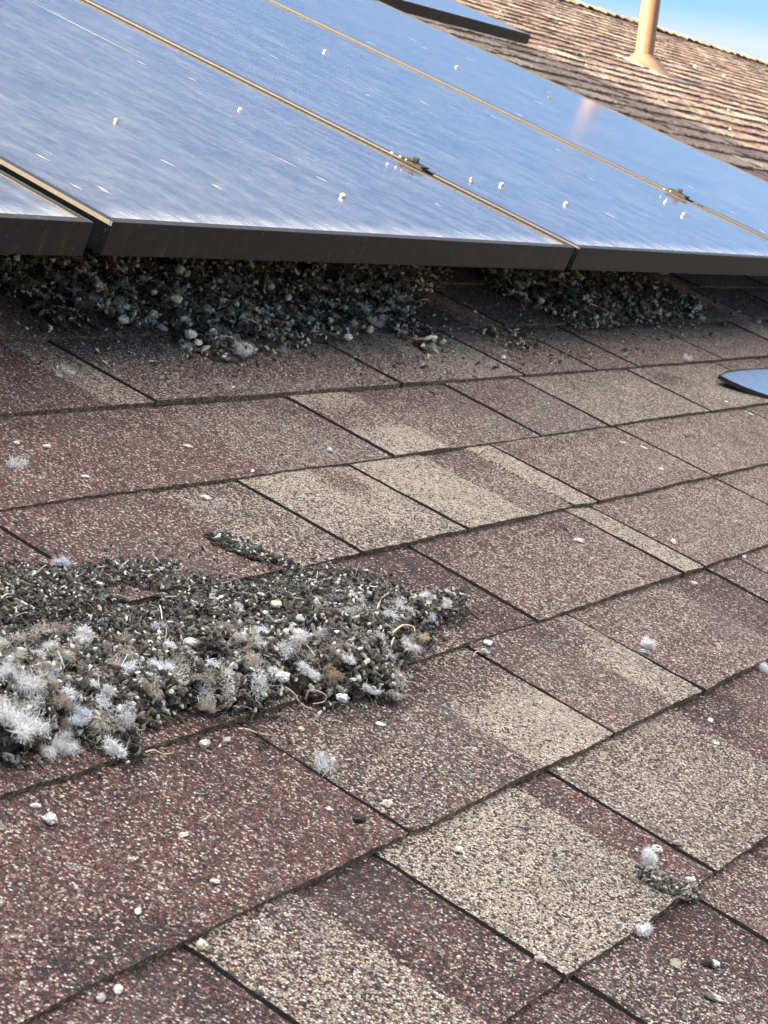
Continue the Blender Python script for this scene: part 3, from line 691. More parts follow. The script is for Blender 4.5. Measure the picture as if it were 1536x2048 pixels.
hB = Pile([(930, 500), (1260, 520), (1290, 560), (1350, 585), (1410, 606), (1425, 636), (1380, 646), (1300, 652), (1220, 662), (1170, 660), (1130, 650), (1085, 622), (1010, 596), (960, 560)], .010, .04, 46)
build_pile('dropping_heap', 'heap of curled dark droppings under the third solar panel at right', hB, 3800, .007, .015, 15, white=.26, edge=.01)
hC = Pile([(960, 645), (1010, 650), (1070, 672), (1095, 700), (1060, 706), (1000, 690), (950, 664)], .003, .03, 47)
build_pile('dropping_scatter', 'sparse trail of droppings between the two heaps below the solar panels', hC, 170, .006, .011, 16, mound=False, fib=10)
fr2 = Pile([(-150, 560), (880, 560), (960, 600), (1100, 560), (1536, 590), (1460, 690), (1100, 740), (900, 760), (500, 790), (-150, 720)], .0001, .02, 48)
build_pile('dropping_crumbs', 'scattered crumbs of droppings below the heaps under the solar panels', fr2, 1500, .003, .007, 17, mound=False, white=.3, fib=40)

# ------------------------------------------------------------------ tufts of down and single small things
def tuft_mesh(seed, size, n, height=.9, spread=1.0, base=(.92, .93, .94), grey=.2, lean=(0, 0)):
    """down: many short, strongly curled fine barbs rooted along a few bent plumes, plus a few stray long ones"""
    r = np.random.default_rng(seed); S = 6; n = int(n * 3.2)
    nl = r.integers(3, 6); az = r.uniform(0, 2 * math.pi, nl); ln0 = r.uniform(.35, .8, nl); ti = r.uniform(.25, 1.1, nl)
    s = r.random(n) ** .8; li = r.integers(0, nl, n); bend = r.normal(0, 1.1, nl)[li]
    aa = az[li] + bend * s; rad = ln0[li] * s * spread
    st = np.stack([np.cos(aa) * rad * .55, np.sin(aa) * rad * .55, .06 + s * ln0[li] * ti[li] * height * .8], 1) + r.normal(0, .055, (n, 3))
    d = np.stack([np.cos(aa) * .4, np.sin(aa) * .4, np.full(n, .12) * height], 1) + r.normal(0, .8, (n, 3)); d /= np.linalg.norm(d, axis=1, keepdims=True)
    ln = r.uniform(.12, .34, n) * r.choice([.7, 1, 1, 1.9], n, p=[.3, .35, .31, .04]); cur = r.normal(0, 1.5, (n, 3))
    pts = np.zeros((n, S, 3)); pts[:, 0] = st; dd = d.copy()
    for i in range(1, S):
        dd = dd + cur * .38 + r.normal(0, .25, (n, 3)); dd /= np.linalg.norm(dd, axis=1, keepdims=True); pts[:, i] = pts[:, i - 1] + dd * (ln / S)[:, None]
    pts[..., 2] = np.abs(pts[..., 2]); side = np.cross(dd, r.normal(0, 1, (n, 3))); side /= np.linalg.norm(side, axis=1, keepdims=True) + 1e-9
    wv = (np.array([1, 1, .9, .8, .55, .2]) * .00011 / size)[None, :, None] * r.uniform(.6, 1.6, (n, 1, 1))
    A = pts + side[:, None, :] * wv; B = pts - side[:, None, :] * wv
    V = np.stack([A, B], 2).reshape(-1, 3) * size
    i0 = (np.arange(n)[:, None] * (S * 2) + np.arange(S - 1)[None, :] * 2); F = np.stack([i0, i0 + 1, i0 + 3, i0 + 2], -1).reshape(-1, 4)
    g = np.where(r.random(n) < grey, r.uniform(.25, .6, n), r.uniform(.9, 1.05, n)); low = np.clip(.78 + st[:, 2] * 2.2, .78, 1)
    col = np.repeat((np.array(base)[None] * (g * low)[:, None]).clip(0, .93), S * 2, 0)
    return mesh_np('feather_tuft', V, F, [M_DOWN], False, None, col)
def tuft(x, y, size, label, seed, n=420, lift=0.0, on=None, group='tufts of down', **k):
    # x,y: the tuft's foot in the photograph
    p = on_roof(x, y)
    if on is not None:
        for _ in range(3):
            h = float(on.height(p[0], p[1])[0]); z = surf(p[0], p[1]) + h; q = at(x, y, z); p = np.array([q[0], q[1], z])
    p[2] += lift
    if group == 'tufts of down': size *= 1.45; n = int(n * 1.3)
    else: size *= 1.2; n = int(n * 1.1); k['height'] = k.get('height', .9) * .6; k['spread'] = 1.5; k['grey'] = k.get('grey', .2) + .12
    o = link('feather_tuft', tuft_mesh(seed, size, n, **k)); meta(o, label, 'feather', group)
    return place(o, p)
GT = (.62, .56, .50)
TUFTS = [
 (1292, 1745, .013, 'upright white down tuft standing on the long dropping clump at lower right', dict(height=1.25, spread=.9, grey=.05, n=700, lift=.005)),
 (1285, 1868, .0115, 'fluffy white down ball on the shingle edge just below the long dropping clump', dict(height=.9, spread=.8, grey=.08, n=620)),
 (640, 1540, .0125, 'white and grey down tuft lying on the cut between the maroon and brown shingles', dict(height=1.0, spread=.75, grey=.35, n=520)),
 (1292, 1296, .0125, 'small upright white down tuft on the shingle cut at mid right', dict(height=1.1, spread=.85, grey=.06, n=420)),
 (1524, 1342, .0125, 'whitish tuft on the shingle edge at the right border of the picture', dict(height=1.1, spread=.6, grey=.12, n=480)),
 (125, 1135, .013, 'pale lilac down puff at the upper left rim of the large heap', dict(height=.7, spread=1.0, grey=.1, n=520, base=(.74, .74, .84))),
 (132, 748, .011, 'faint down wisp on the red shingle left of a cut, below the panel heap', dict(height=.5, spread=1.1, grey=.4, n=110)),
 (28, 930, .016, 'thin flattened down wisp on the maroon shingle at the left border', dict(height=.3, spread=1.3, grey=.25, n=90)),
 (1372, 722, .014, 'pale grey down flake at the shingle edge left of the blue metal sheet', dict(height=.6, spread=.8, grey=.3, n=260)),
 (1385, 1170, .006, 'small pale fluff at the shingle edge above the right red shingle', dict(height=.6, spread=.8, grey=.3, n=150)),
]
for i, (x, y, s_, lab, kw) in enumerate(TUFTS): tuft(x, y, s_, lab, 300 + i, **kw)
HEAPT = [
 (45, 1450, .024, 'bright white down clump at the lower left corner of the large heap', dict(n=1000, grey=.12)),
 (100, 1495, .019, 'white down clump hanging over the low edge of the large heap beside the left border', dict(n=800, grey=.15)),
 (30, 1365, .024, 'grey white down clump at the left border of the large heap', dict(n=850, grey=.35)),
 (110, 1400, .017, 'ragged grey down in the lower left of the large heap', dict(n=500, grey=.5, base=GT)),
 (235, 1498, .015, 'white down tuft at the bottom tip of the large heap', dict(n=700, grey=.1)),
 (195, 1375, .015, 'round white down tuft in the lower left middle of the large heap', dict(n=600, grey=.12)),
 (130, 1305, .015, 'beige down tuft at the left of the large heap with a dark hollow below it', dict(n=380, grey=.3, base=(.66, .58, .48))),
 (200, 1290, .014, 'brown and white down tuft near the middle left of the large heap', dict(n=420, grey=.3, base=(.62, .56, .50))),
 (165, 1440, .014, 'blue white down puff low in the left part of the large heap', dict(n=480, grey=.15, base=(.72, .77, .86))),
 (60, 1310, .015, 'pale down spread over the left part of the large heap', dict(n=480, grey=.3)),
 (250, 1330, .013, 'tan grey down knot in the middle of the large heap', dict(n=360, grey=.4, base=GT)),
 (300, 1380, .013, 'beige down knot low in the middle of the large heap', dict(n=360, grey=.4, base=(.60, .54, .46))),
 (310, 1248, .010, 'small blue white down puff in the upper middle of the large heap', dict(n=260, grey=.15, base=(.70, .76, .84))),
 (500, 1282, .013, 'white down tuft in the centre of the large heap', dict(n=480, grey=.15)),
 (545, 1335, .012, 'fluffy white tuft right of the centre of the large heap', dict(n=460, grey=.15)),
 (400, 1350, .012, 'dirty down tuft in the centre bottom of the large heap', dict(n=360, grey=.45, base=GT)),
 (420, 1410, .012, 'grey down knot at the low rim of the large heap', dict(n=340, grey=.5, base=GT)),
 (625, 1345, .014, 'white down tuft low in the right part of the large heap', dict(n=520, grey=.12)),
 (670, 1350, .013, 'yellow brown fluff knot low in the right part of the large heap', dict(n=400, grey=.4, base=(.52, .42, .30))),
 (705, 1318, .011, 'pale down puff in the right part of the large heap', dict(n=340, grey=.2)),
 (480, 1212, .009, 'small whitish down wisp in the upper centre of the large heap', dict(n=200, grey=.2)),
 (840, 1225, .017, 'largest blue white down puff at the right tip of the large heap', dict(n=900, grey=.10, base=(.74, .79, .86))),
 (805, 1215, .014, 'grey white down behind the blue white puff at the right of the large heap', dict(n=520, grey=.3)),
 (720, 1200, .011, 'pale tuft at the upper right rim of the large heap', dict(n=340, grey=.3)),
 (815, 1288, .013, 'white down caught in curled straws at the right rim of the large heap', dict(n=520, grey=.12)),
 (845, 1272, .009, 'yellowish fluff beside the straws at the right rim of the large heap', dict(n=260, grey=.15, base=(.74, .66, .48))),
 (895, 1208, .011, 'small whitish tuft on the thin tail of the large heap', dict(n=330, grey=.25)),
 (790, 1385, .009, 'grey fluff at the lower right rim of the large heap', dict(n=240, grey=.4, base=GT)),
 (740, 1375, .010, 'pale tangled fluff at the lower right of the large heap', dict(n=300, grey=.3)),
]
for i, (x, y, s_, lab, kw) in enumerate(HEAPT): tuft(x, y + 8, s_, lab, 400 + i, on=big, group='down in the large heap', **kw)
def matted(name, label, pile, poly, n, clusters, seed):
    r = np.random.default_rng(seed); P = roof_poly(poly); A = np.array(P); lo, hi = A.min(0), A.max(0)
    cu = r.uniform(lo[0], hi[0], clusters * 5); cv = r.uniform(lo[1], hi[1], clusters * 5); ok = inpoly(cu, cv, P) & inpoly(cu, cv, pile.poly); cu = cu[ok][:clusters]; cv = cv[ok][:clusters]; m = len(cu)
    ci = r.integers(0, m, n); rad = r.uniform(.0025, .0085, m)[ci]; u = cu[ci] + r.normal(0, 1, n) * rad * .55; v = cv[ci] + r.normal(0, 1, n) * rad * .4
    zc = np.array([surf(a, b) for a, b in zip(cu, cv)])[ci]; z = zc + pile.height(u, v) + .0018 + np.abs(r.normal(0, 1, n)) * .0022
    S = 5; st = np.stack([u, v, z], 1); d = r.normal(0, 1, (n, 3)); d[:, 2] = d[:, 2] * .4 + .1; d += (np.array([r.normal(0, 1, m), r.normal(0, 1, m), np.zeros(m)]).T[ci]) * .9; d /= np.linalg.norm(d, axis=1, keepdims=True)
    ln = r.uniform(.002, .0075, n); cc = r.normal(0, 1, (n, 3)) * .4; pts = [st]
    for i in range(1, S): d = d + cc + r.normal(0, .2, (n, 3)); d[:, 2] -= .08; d /= np.linalg.norm(d, axis=1, keepdims=True); pts.append(pts[-1] + d * (ln / S)[:, None])
    pts = np.stack(pts, 1); sd = np.cross(d, r.normal(0, 1, (n, 3))); sd /= np.linalg.norm(sd, axis=1, keepdims=True) + 1e-9; w = r.uniform(.00007, .00020, (n, 1, 1))
    V = np.stack([pts + sd[:, None] * w, pts - sd[:, None] * w], 2).reshape(-1, 3); i0 = (np.arange(n)[:, None] * (S * 2) + np.arange(S - 1)[None] * 2); F = np.stack([i0, i0 + 1, i0 + 3, i0 + 2], -1).reshape(-1, 4)
    bc = np.array([(.84, .86, .90), (.60, .56, .50), (.42, .37, .31), (.78, .78, .76), (.50, .50, .50)])[r.choice(5, m, p=[.32, .2, .16, .2, .12])][ci] * r.uniform(.8, 1.05, (n, 1))
    o = link(name, mesh_np(name, V, F, [M_DOWN], False, None, np.repeat(bc.clip(0, .92), S * 2, 0))); place(o); return meta(o, label, 'feathers', None, 'stuff')
matted('matted_down', 'dirty white down matted into the low edge and left end of the large heap', big, [(-330, 1280), (60, 1275), (240, 1290), (420, 1310), (640, 1310), (760, 1250), (860, 1240), (860, 1290), (800, 1400), (560, 1400), (440, 1440), (250, 1530), (-330, 1540)], 30000, 95, 61)
matted('matted_down', 'wisps of dirty down matted among the droppings under the second panel', hA, [(0, 560), (880, 560), (880, 700), (480, 730), (0, 600)], 7000, 50, 62)
AT = [(505, 615, .017, 'white down puff in the middle of the heap under the second panel', dict(n=420)), (592, 632, .017, 'brownish white down tuft in the heap under the second panel', dict(n=420, base=(.66, .60, .54))),
      (722, 612, .018, 'blue white down puff at the upper right of the heap under the second panel', dict(n=460)), (752, 645, .017, 'white down tuft at the right of the heap under the second panel', dict(n=420)),
      (475, 700, .018, 'white down tuft at the bottom tip of the heap under the second panel', dict(n=460)), (185, 598, .014, 'soft whitish tuft at the left of the heap under the second panel', dict(n=320)),
      (800, 660, .014, 'grey down tuft at the right end of the heap under the second panel', dict(n=320, grey=.4)), (640, 570, .014, 'tan fluff high in the heap under the second panel', dict(n=260, base=(.50, .42, .32))),
      (330, 655, .011, 'small pale fluff at the low rim of the heap under the second panel', dict(n=220)), (540, 660, .012, 'dirty white fluff low in the heap under the second panel', dict(n=240, base=GT)), (232, 540, .014, 'pale fluff in the shade under the gap between the first two panels', dict(n=240, base=GT))]
for i, (x, y, s_, lab, kw) in enumerate(AT): tuft(x, y + 6, s_, lab, 500 + i, on=hA, group='down in the heap under the panels', **kw)
BT = [(1290, 612, .022, 'beige fluffy clump at the right of the heap under the third panel', dict(n=460, base=(.52, .45, .37), grey=.3)), (1225, 620, .016, 'tan fluffy clump in the middle of the heap under the third panel', dict(n=320, base=(.50, .44, .36), grey=.3)),
      (1400, 632, .013, 'small white fluff at the right end of the heap under the third panel', dict(n=220)), (1075, 612, .013, 'grey fluff at the left of the heap under the third panel', dict(n=220, base=GT))]
for i, (x, y, s_, lab, kw) in enumerate(BT): tuft(x, y + 6, s_, lab, 540 + i, on=hB, group='down in the heap under the panels', **kw)

def lump_mesh(seed, a, b, c, col, name, col2=None, rough=.2, hole=False):
    """an irregular little stone-like dropping: semi-axes a, b, c"""
    r = np.random.default_rng(seed); nr, ns = 12, 18
    th = np.linspace(0, math.pi, nr + 1)[:, None] * np.ones((1, ns)); ph = np.linspace(0, 2 * math.pi, ns, endpoint=False)[None, :] * np.ones((nr + 1, 1))
    x, y, z = np.sin(th) * np.cos(ph), np.sin(th) * np.sin(ph), np.cos(th)
    sd = seed % 97
    d = 1 + rough * (1.5 * noise(x * 1.6 + sd, y * 1.6 + z * 2.1, sd) + 1.2 * noise(x * 3.4 + z * 2.7 + sd, y * 3.1, sd + 1) + .9 * noise(x * 7 + sd, y * 7 + z * 6, sd + 2)) + r.normal(0, rough * .12, x.shape)
    d[0] = d[0].mean(); d[-1] = d[-1].mean()
    bx = .22 * r.choice([-1, 1]) * (x ** 2)                     # slightly bent like a bean
    zz = z * d
    if hole: zz = np.where(th < .85, zz * (.2 + .75 * th), zz)
    V = np.stack([x * d * a, (y * d + bx) * b, zz * c + c * .85], -1)
    k = 1 + .55 * noise(x * 2.6 + sd + 5, y * 2.6 + z * 2.2, sd + 9) + r.normal(0, .06, x.shape)
    cc = np.array(col)[None, None, :] * k[..., None]
    if col2 is not None: cc = np.where((x + .6 * noise(x * 3, y * 3 + z * 3, sd) > .12)[..., None], np.array(col2)[None, None] * k[..., None], cc)
    br = (noise(x * 2.2 + 3 + sd, z * 2.2 + y * 1.7, sd + 20) > .20)[..., None]
    cc = np.where(br, cc * np.array((.50, .44, .34)), cc)
    if hole: cc = np.where((th < .46)[..., None], np.array((.05, .05, .045)), cc)
    F = []
    for i in range(nr):
        for j in range(ns): k_ = (j + 1) % ns; F.append((i * ns + j, (i + 1) * ns + j, (i + 1) * ns + k_, i * ns + k_))
    return mesh_np(name, V.reshape(-1, 3), F, [M_PEL], False, None, cc.reshape(-1, 3).clip(0, .88))
WH = (.74, .75, .72); CR = (.70, .66, .52); GY = (.34, .33, .30); DK = (.05, .045, .04); GB = (.50, .55, .58)
def lump(x, y, L, W, H, col, lab, ang=0.0, col2=None, w=None, cat='dropping', name='dropping', group=None, hole=False, on=None, rough=.22, sink=.0):
    if w is None:
        p = on_roof(x, y)
        if on is not None:
            for _ in range(3): z = surf(p[0], p[1]) + float(on.height(p[0], p[1])[0]) + .003; q = at(x, y, z); p = np.array([q[0], q[1], z])
    else: p = at(x, y, w); p = np.array([p[0], p[1], w])
    p[2] -= sink
    o = link(name, lump_mesh(int(x * 3 + y), L / 2, W / 2, H / 2, col, name, col2, rough, hole)); meta(o, lab, cat, group); return place(o, p, ang)
G1 = 'loose droppings on the shingles'
for a in [
 (917, 1704, .0055, .005, .004, WH, 'tiny white crumb in the middle of the cream shingle at lower right', 0),
 (1080, 1924, .0085, .0045, .004, GY, 'short grey rod of dropping lying in the cut beside the cream shingle', -.6, WH),
 (808, 1740, .006, .004, .0035, GY, 'small grey pellet near the upper end of the cut beside the cream shingle', -.6),
 (1420, 1932, .013, .006, .005, DK, 'dark curled dropping with a white streak near the lower right corner', -.7, WH),
 (1350, 1928, .012, .007, .002, (.28, .28, .22), 'flat olive smear of dropping left of the curled dark one, lower right', .2),
 (1426, 1998, .013, .006, .003, (.12, .11, .10), 'dark flat flake at the lower right corner below the curled dropping', -.8, (.5, .48, .44)),
 (1355, 1690, .009, .005, .004, GY, 'grey pellet wedged in the cut right of the white ring', -.5),
 (773, 1612, .0072, .006, .005, (.72, .72, .64), 'cream white crumb right of the grey down tuft', .3),
 (717, 1640, .012, .006, .004, DK, 'dark curled dropping left of the cream crumb on the maroon shingle', -.2),
 (657, 1620, .006, .004, .002, GB, 'small blue grey flake left of the dark curled dropping', -.4),
 (400, 1898, .0072, .0065, .0062, (.66, .68, .58), 'white and olive dropping wedged in the shingle corner at lower left', .2, (.30, .30, .20)),
 (97, 1645, .0085, .0072, .006, (.55, .57, .54), 'round grey white dropping on the maroon shingle at left', .5, (.7, .71, .68)),
 (70, 1614, .0065, .003, .0025, WH, 'small white chip just above the round grey dropping at left', -.6),
 (408, 1492, .0090, .0052, .0045, (.66, .69, .70), 'smooth white oval dropping below the large heap', 0, (.5, .52, .52)),
 (452, 1484, .0072, .0040, .0035, (.42, .37, .34), 'grey pink oval dropping beside the white oval one', .1),
 (975, 1290, .0085, .0060, .0045, (.70, .75, .76), 'blue white flat dropping on the shingle corner in the middle', -.3),
 (966, 1308, .0068, .006, .005, GY, 'grey pellet just below the blue white dropping in the middle', .2, WH),
 (1158, 1084, .0125, .0052, .004, (.70, .75, .76), 'long white dropping on the pinkish shingle, right of centre', -.85),
 (1130, 1060, .006, .003, .003, (.10, .05, .045), 'tiny dark brown fleck above the long white dropping', 1.2),
 (1345, 1086, .0105, .0060, .005, (.66, .70, .72), 'white pellet by the cut of the narrow cream shingle', .5),
 (1387, 1168, .010, .005, .003, (.45, .43, .42), 'flat grey dropping below the shingle edge at right', -.5),
 (1288, 1306, .013, .006, .0035, (.36, .36, .36), 'grey dropping at the foot of the small upright tuft', -.7),
 (1420, 1444, .006, .005, .004, (.68, .70, .68), 'white crumb on the brown shingle at right', .4),
 (1432, 1486, .008, .006, .0015, (.52, .55, .48), 'flat pale green fleck below the white crumb at right', .4),
 (1120, 1543, .0060, .004, .003, WH, 'small white chip on the corner where four shingles meet, lower right', -.4),
 (1322, 940, .008, .005, .003, WH, 'white chip on the greyish part of the red shingle at upper right', -.2),
 (1287, 896, .009, .005, .002, WH, 'white flat chip above left of the other on the red shingle', -.9),
 (1245, 886, .011, .0028, .002, WH, 'thin white splinter on the red shingle at upper right', -.5),
 (410, 997, .0095, .0042, .003, WH, 'white oval fleck on the shingle edge above the cream shingle', -.75),
 (375, 894, .0095, .0038, .0025, WH, 'white sliver in the middle of the wide maroon shingle', -.6),
 (170, 955, .0085, .0035, .0025, (.62, .68, .70), 'pale sliver low on the wide maroon shingle at left', -.3),
 (505, 943, .008, .003, .002, (.62, .68, .70), 'pale sliver near the lower edge of the wide maroon shingle', .5),
 (93, 895, .0075, .0035, .003, WH, 'white sliver at the upper left of the wide maroon shingle', -.3),
 (658, 903, .0062, .0055, .005, GB, 'round blue grey pellet at the right of the wide maroon shingle', .0),
 (32, 888, .005, .004, .003, WH, 'white speck left of the sliver on the wide maroon shingle', .0),
 (90, 663, .0155, .0095, .008, DK, 'black and white dropping left of the heap under the second panel', -.2, (.72, .76, .74)),
 (72, 616, .012, .006, .006, (.64, .58, .44), 'cream chip at the far left end of the panel heap', .3),
 (1005, 718, .009, .006, .006, (.62, .66, .66), 'pale pellet sitting on a shingle cut below the trail of droppings', .2),
 (1372, 872, .010, .007, .005, (.30, .28, .24), 'brown grey dropping with a pale rim below the shingle edge at right', .2, GY),
 (868, 787, .012, .005, .003, (.12, .11, .10), 'dark flake below the shingle edge left of centre', -.6),
 (925, 805, .012, .007, .002, (.14, .15, .15), 'faint dark smear of dropping on the brown shingle', -.3),
 (1250, 702, .009, .007, .006, (.10, .09, .075), 'dark pellet on the shingle below the heap under the third panel', .4),
 (1430, 605, .020, .012, .010, (.10, .08, .06), 'dark pellet alone on the shingle right of the heap under the third panel', .2),
 (1445, 652, .016, .010, .009, (.10, .09, .08), 'dark pellet just below the right end of the heap under the third panel', .1),
 (1515, 647, .014, .009, .008, (.40, .41, .40), 'grey pellet on a shingle cut near the right border below the panels', .1),
 (760, 1450, .0075, .0045, .002, WH, 'white flat fleck on the dark shingle below the large heap', -.6),
 (602, 1460, .0055, .004, .0025, (.6, .56, .46), 'cream speck under the low rim of the large heap', .3),
 (365, 1672, .0075, .004, .002, (.70, .64, .58), 'pale fleck in the upper middle of the big maroon shingle', .1),
 (430, 1765, .0060, .0035, .002, (.66, .72, .70), 'whitish fleck in the right of the big maroon shingle', -.4),
 (275, 1825, .0065, .0035, .002, (.66, .70, .66), 'pale fleck low in the middle of the big maroon shingle', .5),
 (235, 1982, .0085, .0042, .0025, (.44, .45, .42), 'greyish sliver under the lowest shingle edge at left', .5),
 (200, 1999, .0065, .0042, .003, (.40, .37, .37), 'small grey crumb beside the greyish sliver at lower left', .5),
 (1487, 1115, .006, .004, .003, WH, 'white speck near the right border above a shingle edge', .2),
 (1500, 830, .010, .004, .003, (.64, .66, .64), 'white chip below the blue metal sheet at the right border', -.9),
 (1452, 806, .008, .005, .004, WH, 'white crumb on the shingle below the tip of the blue metal sheet', .2),
 ]:
    x, y, L, W, H, col, lab, ang = a[:8]; lump(x, y, L * 1.05, W * 1.05, H, col, lab, ang, a[8] if len(a) > 8 else None, group=G1)
lump(1312, 1702, .0082, .0080, .005, (.80, .82, .80), 'white ring shaped dropping with a dark centre above the upright tuft', 0, group=G1, hole=True)
for a in [(790, 1398, .0085, .0062, .005, (.50, .60, .74), 'bluish white stone like dropping at the lower right rim of the large heap'), (683, 1402, .011, .007, .006, (.62, .63, .68), 'pale wedge shaped dropping at the low rim of the large heap'),
          (563, 1362, .011, .007, .007, (.64, .66, .66), 'white oval dropping low in the centre of the large heap'), (551, 1214, .0085, .0072, .006, (.72, .68, .54), 'cream curled dropping in the upper right of the large heap'),
          (672, 1275, .013, .0065, .006, (.60, .68, .70), 'blue white long dropping right of the centre of the large heap'), (380, 1292, .013, .006, .006, (.56, .58, .50), 'pale forked dropping in the middle of the large heap'),
          (600, 1243, .0085, .007, .006, (.44, .50, .52), 'grey ring like dropping in the right middle of the large heap'), (595, 1272, .010, .007, .006, (.62, .62, .56), 'white crumb in the right centre of the large heap')]:
    x, y, L, W, H, col, lab = a; lump(x, y, L, W, H, col, lab, -.4, group='pale droppings in the large heap', on=big)
for a in [(350, 604, .016, .014, .010, 'round white dropping in the middle of the heap under the second panel'), (195, 575, .014, .009, .008, 'white chip at the upper left of the heap under the second panel'), (160, 645, .0, 0, 0, ''),
          (245, 645, .015, .011, .009, 'curled white dropping at the left low rim of the heap under the second panel'), (378, 675, .015, .013, .010, 'white ring shaped dropping at the bottom left of the heap under the second panel'), (307, 588, .010, .007, .006, 'small white chip left of the round white dropping'),
          (472, 612, .009, .007, .006, 'small white chip in the centre of the heap under the second panel'), (443, 606, .012, .008, .007, 'white crumb left of the centre of the heap under the second panel'), (695, 680, .015, .010, .008, 'white chip at the low right rim of the heap under the second panel'),
          (738, 665, .017, .009, .009, 'long white chip at the right of the heap under the second panel'), (305, 633, .011, .009, .008, 'pale crumb left of centre in the heap under the second panel'), (540, 578, .014, .008, .008, 'pale curled chip high in the heap under the second panel'),
          (358, 545, .018, .010, .009, 'cream chip in the shade high in the heap under the second panel'), (575, 600, .010, .008, .008, 'pale crumb right of centre in the heap under the second panel'), (395, 690, .012, .009, .006, 'greenish white chip at the bottom tip of the heap under the second panel')]:
    if a[2]: lump(a[0], a[1], a[2], a[3], a[4], (.74, .73, .66), a[5], .4, group='white chips in the heap under the panels', on=hA)
for a in [(1080, 606, .012, .010, .009, 'white crumb at the left low rim of the heap under the third panel'), (1318, 628, .014, .009, .009, 'white chip at the right low rim of the heap under the third panel'), (1190, 638, .012, .008, .008, 'greenish white chip at the low middle of the heap under the third panel'),
          (1395, 618, .013, .013, .010, 'pale round crumb near the right end of the heap under the third panel')]:
    lump(a[0], a[1], a[2], a[3], a[4], (.68, .68, .62), a[5], .4, group='white chips in the heap under the panels', on=hB)
# the long clump at lower right: one body made of many pressed droppings
ct = empty('dropping_clump', 'long brown clump of pressed droppings lying on the lower edge of the cream shingle', 'dropping', on_roof(1335, 1790), 0)
o0 = np.array(on_roof(1335, 1790)); pa = on_roof(1270, 1748) - o0; pb = on_roof(1395, 1798) - o0; pm = on_roof(1330, 1792) - o0
n = 380; r = np.random.default_rng(90); s = r.random(n); ctr = ((1 - s) ** 2)[:, None] * pa + (2 * s * (1 - s))[:, None] * pm * 1.05 + (s ** 2)[:, None] * pb
rad = .0066 * np.sqrt(np.clip(1 - (np.abs(s - .5) * 1.95) ** 4, .1, 1)); th = r.uniform(0, math.pi, n); ax = (pb - pa) / np.linalg.norm(pb - pa); nrm = np.array([-ax[1], ax[0], 0])
P_ = ctr + nrm[None] * (np.cos(th) * rad)[:, None] + np.array([0, 0, 1])[None] * (np.sin(th) * rad * 1.25 + .002)[:, None]
Vc, Fc, Cc = pellets_mesh(P_, r.uniform(.0035, .0075, n), r.uniform(.6, 1.2, n), r, .6, pal=np.array([(.20, .185, .16), (.32, .30, .27), (.10, .09, .08), (.44, .42, .38), (.05, .045, .04)]), pw=np.array([.3, .25, .2, .1, .15]), white=.05)
link('pressed_droppings', mesh_np('pressed_droppings', Vc, Fc, [M_PEL], False, None, Cc), ct)
wc = link('white_cap', lump_mesh(5, .0042, .0018, .0016, (.80, .82, .80), 'white_cap'), ct); wc.location = Vector(on_roof(1372, 1776) - o0) + Vector((0, 0, .006)); wc.rotation_euler = (0, 0, -.7)

# droppings on the solar glass
G2 = 'round droppings on the solar glass'; wz = PT + .0005
for a in [(232, 240, .0078, 'round pale dropping at the upper left of the large second panel', WH), (480, 217, .0078, 'cream round dropping near the upper middle of the large second panel', CR), (685, 391, .0105, 'cream and dark round dropping at the lower right of the large second panel', CR),
          (649, 101, .0095, 'pale dropping near the top of the third panel', WH), (1003, 368, .0098, 'white round dropping on the third panel, middle one of three', WH), (1131, 406, .0092, 'white round dropping at the lower right of the third panel', CR),
          (942, 356, .0075, 'grey upright dropping on the third panel left of the white round one', GY), (942, 363, .0075, 'small dark pellet touching the grey dropping on the third panel', (.3, .25, .2)), (1367, 428, .0105, 'cream round dropping by the low right edge of the third panel', CR),
          (1330, 402, .0100, 'flat white dropping beside the right clamp on the third panel', WH), (913, 132, .0100, 'grey green dropping high on the rightmost panel', (.30, .32, .26)), (1098, 193, .0085, 'dark speck of dropping on the rightmost panel left of the pipe reflection', (.12, .12, .10)),
          (800, 312, .0085, 'cream crumb on the clamp between the second and third panels', CR), (812, 318, .0080, 'round cream crumb right of the other on the clamp between the panels', CR), (783, 305, .0100, 'flat cream crust above the clamp between the second and third panels', CR),
          (1340, 381, .0085, 'cream crumb on the clamp beside the rightmost panel', CR), (1328, 376, .0070, 'small cream crumb above the clamp beside the rightmost panel', CR)]:
    x, y, L, lab, col = a; q_ = at(x, y, PT); ii = max(i for i, l_ in enumerate(lowers) if l_[0] <= q_[0] + .01)
    gl = PT + {4: .0016, 5: .0025, 6: .0033}.get(ii, 0) - .0014 + (.006 if 'clamp' in lab and 'flat white' not in lab else 0)
    y += 3; L *= .5 if 'clamp' in lab else .72; col = tuple(c_ * .72 for c_ in col)
    lump(x, y, L, L * .9, L * .7, col, lab, .3, (.10, .09, .07) if x == 685 else None, w=gl, group=G2)
